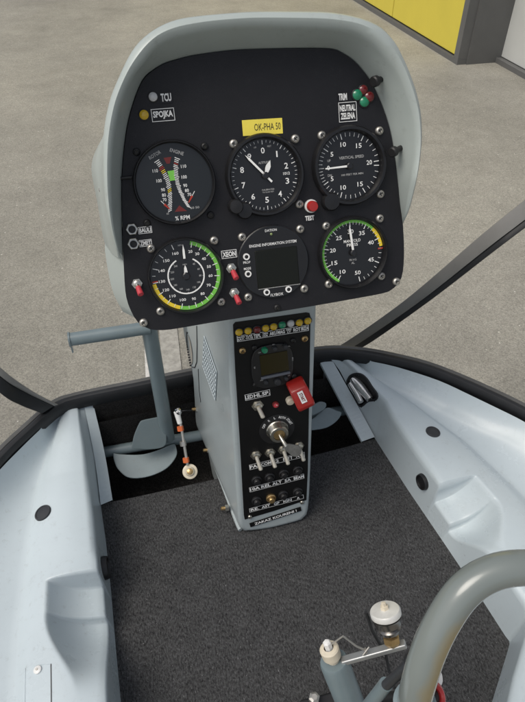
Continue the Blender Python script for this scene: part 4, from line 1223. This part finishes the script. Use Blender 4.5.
# label + toggle + red button
tape(244.5, 396.5, 269.5, 391, .0100, ['LED', 'HL', 'SP.'])
TS = toggle_mesh(False, 1.15, .015, .0082, .35, .0028, 'nickelw'); o = link('toggle_switch', TS, con, QM(257, 404)); o['label'] = 'upper metal toggle switch'
b = MB(); b.lathe([(.0046, 0), (.0046, .003), (.0036, .0035)], M['dred'], 24, cap0=False, cap1=False); b.lathe([(.0034, .001), (.0034, .0045), (.002, .0058), (.0001, .006)], M['redsleeve'], 20, cap0=False); b.lathe([(.0012, .0055), (.0001, .0066)], M['steel'], 12, Matrix.Translation((.0008, .0012, 0)), cap0=False)
o = b.build('push_button', con, QM(275, 403)); o['label'] = 'small red push button'
# red switch guard
sg = MB()
gq = QM(296.5, 386, .0023)
prof = [(-.018, .002), (-.018, .012), (-.012, .021), (.013, .028), (.020, .026), (.021, .016), (.012, .002)]
GM = gq @ Matrix.Rotation(R_(20), 4, 'Z') @ Matrix.Diagonal((1.3, .98, 1.1, 1))
def guard_prof(x): return [GM @ Vector((x, -v_, w_)) for v_, w_ in [(p[0], p[1]) for p in prof]]
xs_ = [(-.0095, .90), (-.0085, 1.0), (.0085, 1.0), (.0095, .90)]
rws = []
for x, s_ in xs_:
    cv = sum(p[0] for p in prof) / len(prof); cw = sum(p[1] for p in prof) / len(prof)
    rws.append([GM @ Vector((x, -(cv + (p[0] - cv) * s_), cw + (p[1] - cw) * s_)) for p in prof])
for r_ in rws: r_.append(r_[0])
sg.grid(rws, M['redplastic'], False)
sg.add(rws[0][:-1], [tuple(range(len(prof)))], M['redplastic']); sg.add(rws[-1][:-1], [tuple(range(len(prof)))], M['redplastic'])
bmesh.ops.remove_doubles(sg.bm, verts=sg.bm.verts, dist=1e-5); bmesh.ops.recalc_face_normals(sg.bm, faces=sg.bm.faces)
rb_ = bmesh.ops.bevel(sg.bm, geom=[e_ for e_ in sg.bm.edges if len(e_.link_faces) == 2 and e_.calc_face_angle(0) > R_(18)], offset=.0018, segments=3, profile=.5, affect='EDGES')
for q_ in sg.bm.faces: q_.smooth = True
gd = sg.build('switch_guard', con); gd['label'] = 'red flip-up switch guard'
b = MB()
# label on top face of the guard
pa = Vector((0, .012, .0212)); pb = Vector((0, -.013, .0282)); dv = (pb - pa).normalized(); up = Vector((1, 0, 0)).cross(dv); up = up if up.z > 0 else -up
LM = GM @ Matrix(((dv.x, up.cross(dv).x, up.x, (pa.x + pb.x) / 2), (dv.y, up.cross(dv).y, up.y, (pa.y + pb.y) / 2), (dv.z, up.cross(dv).z, up.z, (pa.z + pb.z) / 2), (0, 0, 0, 1)))
b.box((-.002, 0, .0007), (.0175, .0060, .0008), M['ink'], LM)
b.text('START', -.002, 0, .0014, .0036, M['dred'], .013, mx=LM, bold=.03); b.build('label_tape', gd)
b = MB(); b.lathe([(.0058, 0), (.0058, .006), (.004, .008), (.0002, .0085)], M['cream'], 20, QM(289, 398.5)); b.build('switch_button', gd)
# ignition switch
kc = quv(276.5, 428); KM = QF @ Matrix.Translation((kc.x, kc.y, .0023))
b = MB()
b.lathe([(.0305, 0), (.0305, .0006), (.0297, .0008), (.0001, .0008)], M['rubber'], 40, KM, cap0=False, sx=.85, sy=.85)
b.lathe([(.0160, .0008), (.0160, .003), (.0146, .0045), (.0140, .013), (.0128, .0148), (.0090, .0148), (.0086, .0125), (.0001, .0125)], M['steel'], 40, KM, cap0=False)
b.lathe([(.0080, .0125), (.0080, .0138), (.0001, .0138)], M['brass'], 24, KM, cap0=False)
for k, (t, an) in enumerate((('OFF', -62), ('R', -32), ('L', -8), ('BOTH', 22), ('START', 60))):
    r = .0212; t_ = R_(an); b.text(t, r * math.sin(t_), r * math.cos(t_), .0012, .0040, M['ink'], .0026 * len(t), rot=-t_, mx=KM, bold=.02)
b.build('ignition_switch', con)
# four metal toggles
TS2 = toggle_mesh(False, 1.05, .019, .0080, .22, .0026, 'nickelw')
tg = link('toggle_switch', TS2, con, QM(255.3, 453.5)); tg['label'] = 'metal toggle switch in the row of four'
for p in ((269.5, 451), (282.5, 448), (298, 444.5)): dup(tg, con, QM(*p))
tape(249, 466, 304, 453, .0098, ['PAL', 'COM', '2', 'INT', 'AV'])
# two rows of breakers
def breaker(c):
    b = MB(); b.lathe([(.0078, 0), (.0078, .0025), (.0064, .0036), (.0052, .0030), (.0050, .0075), (.0042, .0085), (.0001, .0088)], M[c], 24, cap0=False); return b.mesh('breaker')
br = link('breaker', breaker('rubber'), con, QM(256, 478.5))
for p in ((269, 475.5), (283, 472), (297, 468.5)): dup(br, con, QM(*p))
tape(249, 488.5, 303.5, 474.5, .0095, ['10A', 'REL', 'ALT', '5A', 'BEAM'])
for i, p in enumerate(((256, 499), (282.5, 493), (297, 490))): dup(br, con, QM(*p))
o = link('breaker', breaker('brass'), con, QM(270.5, 496.5)); o['label'] = 'brass coloured breaker'
tape(249, 509, 303, 495, .0085, ['RE.', 'AST', 'GP', 'IGN', 'A'])
tape(249.6, 524, 300.5, 507.5, .0088, ['ZAKAZ KOURENI !'], bg='conplate', border=False)

# ignition key hanging from the switch
M['keymetal'] = mat('dark_worn_key', (.24, .235, .225), .35, metal=.8, var=.25, vscale=120)
key = thing('ignition_key', KM @ Vector((0, 0, .012)), 'steel key hanging in the ignition lock of the console', 'key')
b = MB()
k0 = KM @ Vector((0, 0, .0125)); 
kp = [KM @ Vector(v) for v in ((0, 0, .009), (.002, -.003, .022), (.006, -.011, .027))]
b.tube(kp, [.0022, .0024, .003], M['steel'], 10)
d = (KM.to_3x3() @ Vector((.75, -.62, .05))).normalized(); nn = (KM.to_3x3() @ Vector((.1, .2, 1))).normalized(); sd = nn.cross(d)
p = kp[-1]
pts = [(-.002, -.0035), (.006, -.0065), (.020, -.0095), (.028, -.007), (.031, 0), (.028, .007), (.020, .0095), (.006, .0065), (-.002, .0035)]
mx = Matrix(((d.x, sd.x, nn.x, p.x), (d.y, sd.y, nn.y, p.y), (d.z, sd.z, nn.z, p.z), (0, 0, 0, 1)))
b.prism([(p_[0] * .88, p_[1] * .95) for p_ in pts], -.0012, .0012, M['keymetal'], mx, bevel=.0006)
b.build('key_bow', key)

# ================================================================== PEDALS
YP = .705
def yp(px, py, dy=0.0): return ony(px, py, YP + dy)
shaft_z = yp(150, 442, .02)
cr = thing('pedal_shaft', yp(150, 443, .015), 'blue grey cross tube running across the black footwell', 'tube')
b = MB(); pA, pB = yp(88, 455, .015), yp(206, 433.5, .015)
d = (pB - pA).normalized(); pB2 = pB + d * (.36 - pB.x) / d.x
pB2.z = pA.z + .0; pB2.y = pA.y
b.cyl(pA, Vector((.345, pA.y, pA.z)), .0098, M['tubepaint'], seg=24); b.build('tube', cr)

def plate_from(b, px_pts, fn, thick, mt):
    P = resample([fn(*p) for p in px_pts] + [fn(*px_pts[0])], 60)[:-1]
    c = sum(P, Vector()) / len(P)
    n_ = Vector()
    for i in range(len(P)): n_ += (P[i] - c).cross(P[(i + 1) % len(P)] - c)
    n_.normalize()
    if n_.dot(EYE - c) < 0: n_ = -n_
    lay_ = [[p - n_ * thick for p in P], [p - n_ * .0004 for p in P], [p + (c - p).normalized() * .0012 + n_ * .0 for p in P]]
    vs = [p for L_ in lay_ for p in L_]; n = len(P)
    fs = [(i * n + k, i * n + (k + 1) % n, (i + 1) * n + (k + 1) % n, (i + 1) * n + k) for i in range(2) for k in range(n)]
    v, f = b.add(vs, fs, mt)
    b._cap(v[-n:], mt); b._cap(v[:n][::-1], mt)
pd = thing('foot_pedal', yp(167, 440), 'blue grey foot pedal left of the console with tall lever and foot bar', 'pedal', 'foot pedals in the footwell')
b = MB(); b.tube([yp(147, 318), yp(152, 345), yp(168, 438)], .0118, M['tubepaint'], 24); b.build('lever', pd)
b = MB(); ea, eb = yp(70, 339.5, -.006), yp(150, 327.5, -.006)
b.cyl(ea, eb, .0098, M['tubepaint'], seg=24)
d = (ea - eb).normalized()
b.cyl(ea - d * .001, ea + d * .0015, .0112, M['tubepaint'], seg=24)
b.box(ea + d * .0005 + Vector((0, 0, -.016)), (.002, .006, .014), M['tubepaint']); b.build('foot_bar', pd)
def heel(px, py): return onz(px, py, pA.z - .006)
b = MB(); plate_from(b, [(131.6, 448.6), (134, 436), (139.6, 423), (143, 420.5), (152, 418.5), (163, 416.5), (166, 417.5), (166, 430), (165, 445.5), (150, 449.5)], lambda x, y: on_plane(x, y, yp(150, 449, -.022), Vector((0, -.86, .5))), .003, M['toepaint']); b.build('toe_plate', pd)
b = MB(); plate_from(b, [(113, 453), (120, 454.2), (141, 454.5), (157, 450.5), (173, 444), (176, 447), (176.2, 456), (166, 468.5), (147.6, 476.5), (129, 477.5), (118, 469), (114, 460)], lambda x, y: on_plane(x, y, yp(141, 454, -.005), Vector((0, -.45, .9))), .005, M['pedalpaint']); b.build('heel_plate', pd)
pd2 = thing('foot_pedal', yp(320, 410), 'blue grey foot pedal half hidden right of the console', 'pedal', 'foot pedals in the footwell')
b = MB(); plate_from(b, [(296, 424), (311, 419.6), (320, 413), (327.5, 407.5), (337, 410.7), (341.6, 412.8), (337, 420.6), (326.4, 427.4), (311, 430), (298, 430)], lambda x, y: on_plane(x, y, yp(325, 412, -.005), Vector((0, -.45, .9))), .004, M['pedalpaint']); b.build('heel_plate', pd2)
b = MB(); plate_from(b, [(298, 408), (311, 406), (320, 402), (326, 403.5), (325, 408.6), (318, 413), (311, 416), (298, 419)], lambda x, y: on_plane(x, y, yp(318, 412, -.012), Vector((0, -.86, .5))), .003, M['pedalpaint']); b.build('toe_plate', pd2)

rod = thing('control_rod', yp(186, 455, -.05), 'thin steel control rod with orange nuts and a round cream end joint', 'control rod')
rp = lambda x, y: on_plane(x, y, yp(183, 440, -.045), Vector((0, -.8, .6)))
b = MB(); b.cyl(rp(178, 408), rp(187.5, 465), .0024, M['screw'], seg=12); b.build('rod', rod)
b = MB(); b.cyl(rp(176.5, 411), rp(180, 424), .0052, M['whiteplastic'], .004, bev=.001); b.lathe([(.0001, -.006), (.005, -.004), (.0062, 0), (.005, .004), (.0001, .006)], M['chrome'], 16, Matrix.Translation(rp(178, 412))); b.build('rod_end', rod)
for px, py in ((180.4, 428.5), (186, 460)):
    b = MB(); p = rp(px, py); d = (rp(187.5, 465) - rp(178, 408)).normalized(); b.cyl(p - d * .004, p + d * .004, .0052, M['orange'], seg=6, smooth=False); b.build('lock_nut', rod)
b = MB(); p = rp(183, 443.5); b.cyl(p - d * .004, p + d * .004, .0052, M['screw'], seg=6, smooth=False); b.build('turnbuckle', rod)
b = MB(); p = rp(190, 471.5); mx = Matrix.Translation(p) @ (EYE - p).to_track_quat('Z', 'Y').to_matrix().to_4x4()
b.lathe([(.0125, -.004), (.0125, .001), (.011, .002), (.0085, .002), (.0075, .004), (.006, .0065), (.0015, .007)], M['cream'], 28, mx); b.lathe([(.006, .0062), (.004, .0078), (.0005, .008)], M['brass'], 16, mx); b.build('end_joint', rod)
b = MB(); b.tube([rp(181, 411), rp(188, 410.5), onz(197, 410, .012)], .0009, M['trimblack'], 6); b.build('cable', rod)

# ================================================================== CONTROL STICK (bottom right)
st = thing('control_stick', onz(420, 735, .0), 'thick bent grey control stick with a brassy band in the lower right', 'control stick')
pth = [(408, 735, .50), (413, 708, .445), (419, 681, .425), (429, 650, .418), (444, 619, .414), (463, 592, .412), (487, 575, .412), (515, 568, .412), (550, 570, .414), (590, 582, .418), (625, 606, .425)]
P = resample([at(*p) for p in pth], 70)
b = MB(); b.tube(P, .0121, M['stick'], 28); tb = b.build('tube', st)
# brass-coloured strip on the inside of the bend
wa = tb.data.attributes.new('brass_tint', 'FLOAT', 'POINT')
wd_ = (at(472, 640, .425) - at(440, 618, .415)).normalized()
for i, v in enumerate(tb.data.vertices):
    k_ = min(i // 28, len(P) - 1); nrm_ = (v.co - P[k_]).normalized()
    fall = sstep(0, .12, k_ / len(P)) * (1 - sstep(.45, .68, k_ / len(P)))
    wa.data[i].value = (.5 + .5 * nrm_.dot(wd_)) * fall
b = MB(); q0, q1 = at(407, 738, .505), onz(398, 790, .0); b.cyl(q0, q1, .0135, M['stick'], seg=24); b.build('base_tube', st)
b = MB(); q = at(419, 681, .425); d = (P[8] - P[4]).normalized()
p = at(414.5, 704, .44); b.lathe([(.0128, 0), (.0155, .001), (.0155, .004), (.0128, .005)], M['tubepaint'], 28, Matrix.Translation(p) @ d.to_track_quat('Z', 'Y').to_matrix().to_4x4()); b.build('collar', st)

# red ringed wheel half hidden behind the stick
rk = link('trim_knob', None, st, Matrix.Translation(at(433, 694, .50)))
p = at(431, 697, .50); mx = Matrix.Translation(p) @ Vector((.55, -.35, .75)).to_track_quat('Z', 'Y').to_matrix().to_4x4()
b = MB(); b.lathe([(.0085, -.004), (.0115, -.002), (.0125, .002), (.0115, .006), (.008, .008), (.006, .006), (.006, 0)], M['redknob'], 32, mx); b.build('ring', rk)
b = MB(); b.lathe([(.006, -.055), (.006, .004), (.003, .006), (.0003, .006)], M['rubber'], 24, mx); b.build('spindle', rk)
p = at(432, 677, .53); mx = Matrix.Translation(p) @ Vector((.5, -.3, .8)).to_track_quat('Z', 'Y').to_matrix().to_4x4()
b = MB(); b.lathe([(.0095, -.006), (.0095, .003), (.008, .005), (.0003, .005)], M['whiteplastic'], 28, mx); b.build('cap', rk)

# push rod with a black rubber sleeve
pr = thing('push_rod', at(395, 676, .47), 'grey push rod with black rubber sleeve joining the stick', 'push rod')
b = MB(); b.tube([onz(330, 765, .0), at(346, 730, .56), at(371, 703, .50), at(386, 684, .475)], .0056, M['tubepaint'], 18); b.build('rod', pr)
b = MB(); b.cyl(at(384, 687, .478), at(413, 661, .437), .0040, M['plug'], seg=20); d = (at(413, 661, .437) - at(384, 687, .478)).normalized()
p = at(413, 661, .437); b.lathe([(.004, -.002), (.0066, -.0015), (.0066, .0015), (.004, .002)], M['trimblack'], 24, Matrix.Translation(p) @ d.to_track_quat('Z', 'Y').to_matrix().to_4x4()); b.build('sleeve', pr)

# post with arm
ps = thing('linkage_post', onz(350, 735, 0), 'upright blue grey post with bolted top standing on the carpet', 'linkage')
D0 = .60
top = at(333.5, 660, D0); bot = at(362, 733, .645)
ax = (top - bot).normalized()
def AX(p): return Matrix.Translation(p) @ ax.to_track_quat('Z', 'Y').to_matrix().to_4x4()
L_ = (top - bot).length
b = MB(); b.lathe([(.0148, 0), (.0148, L_ - .003), (.0135, L_), (.0001, L_ + .0005)], M['tubepaint'], 32, AX(bot)); b.cyl(bot + ax * .004, Vector((bot.x, bot.y - .02, 0)), .0145, M['tubepaint'], seg=28); b.build('post', ps)
b = MB(); b.lathe([(.0062, 0), (.0062, .006), (.0095, .0065), (.0098, .0165), (.0085, .0180), (.0050, .0185)], M['cream'], 24, AX(top), cap1=False); b.build('bushing', ps)
b = MB(); b.lathe([(.0042, .017), (.0042, .0255), (.003, .027), (.0002, .0275)], M['whiteplastic'], 6, AX(top), smooth=False); b.build('nut', ps)
b = MB()
a0, a1 = at(346, 660, D0 - .004), at(401, 645, D0 - .012)
dm_ = (a1 - a0).normalized(); sdm = dm_.cross(ax).normalized()
mx = Matrix(((dm_.x, sdm.x, 0, a0.x), (dm_.y, sdm.y, 0, a0.y), (dm_.z, sdm.z, 0, a0.z), (0, 0, 0, 1)))
nz = dm_.cross(sdm)
for i in range(3): mx[i][2] = nz[i]
L_ = (a1 - a0).length
b.box((L_ / 2, 0, 0), (L_ + .01, .0085, .006), M['alu'], mx, bevel=.0015); b.build('arm', ps)
b = MB(); b.tube([top + ax * .021 + Vector((.002, 0, 0)), at(343, 636, D0 - .02), at(356, 646, D0 - .016), at(366, 650.5, D0 - .012)], .0010, M['screw'], 8); b.tube([at(365, 648, D0 - .013), at(367, 652, D0 - .012), at(363, 655, D0 - .013), at(369, 647, D0 - .014)], .0009, M['screw'], 8); b.build('safety_wire', ps)

cp = link('swivel_joint', None, ps, Matrix.Translation(at(392, 640, D0)))
bq = at(392, 641, D0 - .012); cax = (at(385, 610, D0 - .018) - bq).normalized()
CM = Matrix.Translation(bq) @ cax.to_track_quat('Z', 'Y').to_matrix().to_4x4()
CLn = .93 * (at(385, 610, D0 - .018) - bq).length
b = MB(); b.lathe([(.006, -.004), (.0085, 0), (.0085, .006), (.0055, .007), (.0055, .012)], M['brass'], 6, CM, smooth=False); b.build('bolt', cp)
b = MB(); z0 = CLn * .28
b.lathe([(.0055, z0), (.0100, z0 + .002), (.0115, z0 + .006), (.0095, z0 + .008), (.0130, z0 + .011), (.0132, z0 + .016), (.0144, z0 + .0185), (.008, z0 + .019)], M['darksteel'], 32, CM); b.build('cup', cp)
b = MB(); z1 = z0 + .0195
b.lathe([(.0140, z1), (.0150, z1 + .001), (.0150, z1 + .0052), (.0140, z1 + .0066), (.004, z1 + .0075)], M['capwhite'], 36, CM); b.build('cap', cp)
b = MB(); b.lathe([(.0042, z1 + .007), (.0042, z1 + .0105), (.0025, z1 + .0108), (.0025, z1 + .014), (.0002, z1 + .0145)], M['cream'], 6, CM, smooth=False); b.build('nut', cp)
b = MB(); b.tube([at(366, 612, .585), at(372, 630, .60), at(386, 655, .62), at(389, 670, .62), at(395, 688, .60)], .0016, M['trimblack'], 8); b.build('cable', cp)
# dark bracket at the foot of the post
bk = thing('floor_bracket', onz(318, 735, 0), 'black bolted bracket on the carpet at the foot of the post', 'bracket')
b = MB(); p = at(328, 708, .76); b.box(p, (.07, .026, .03), M['rubber'], bevel=.003); b.build('plate', bk)
b = MB(); b.lathe([(.007, 0), (.007, .006), (.004, .008)], M['screw'], 6, Matrix.Translation(at(314, 699, .745)), smooth=False); b.build('bolt', bk)
bpy.context.view_layer.update()
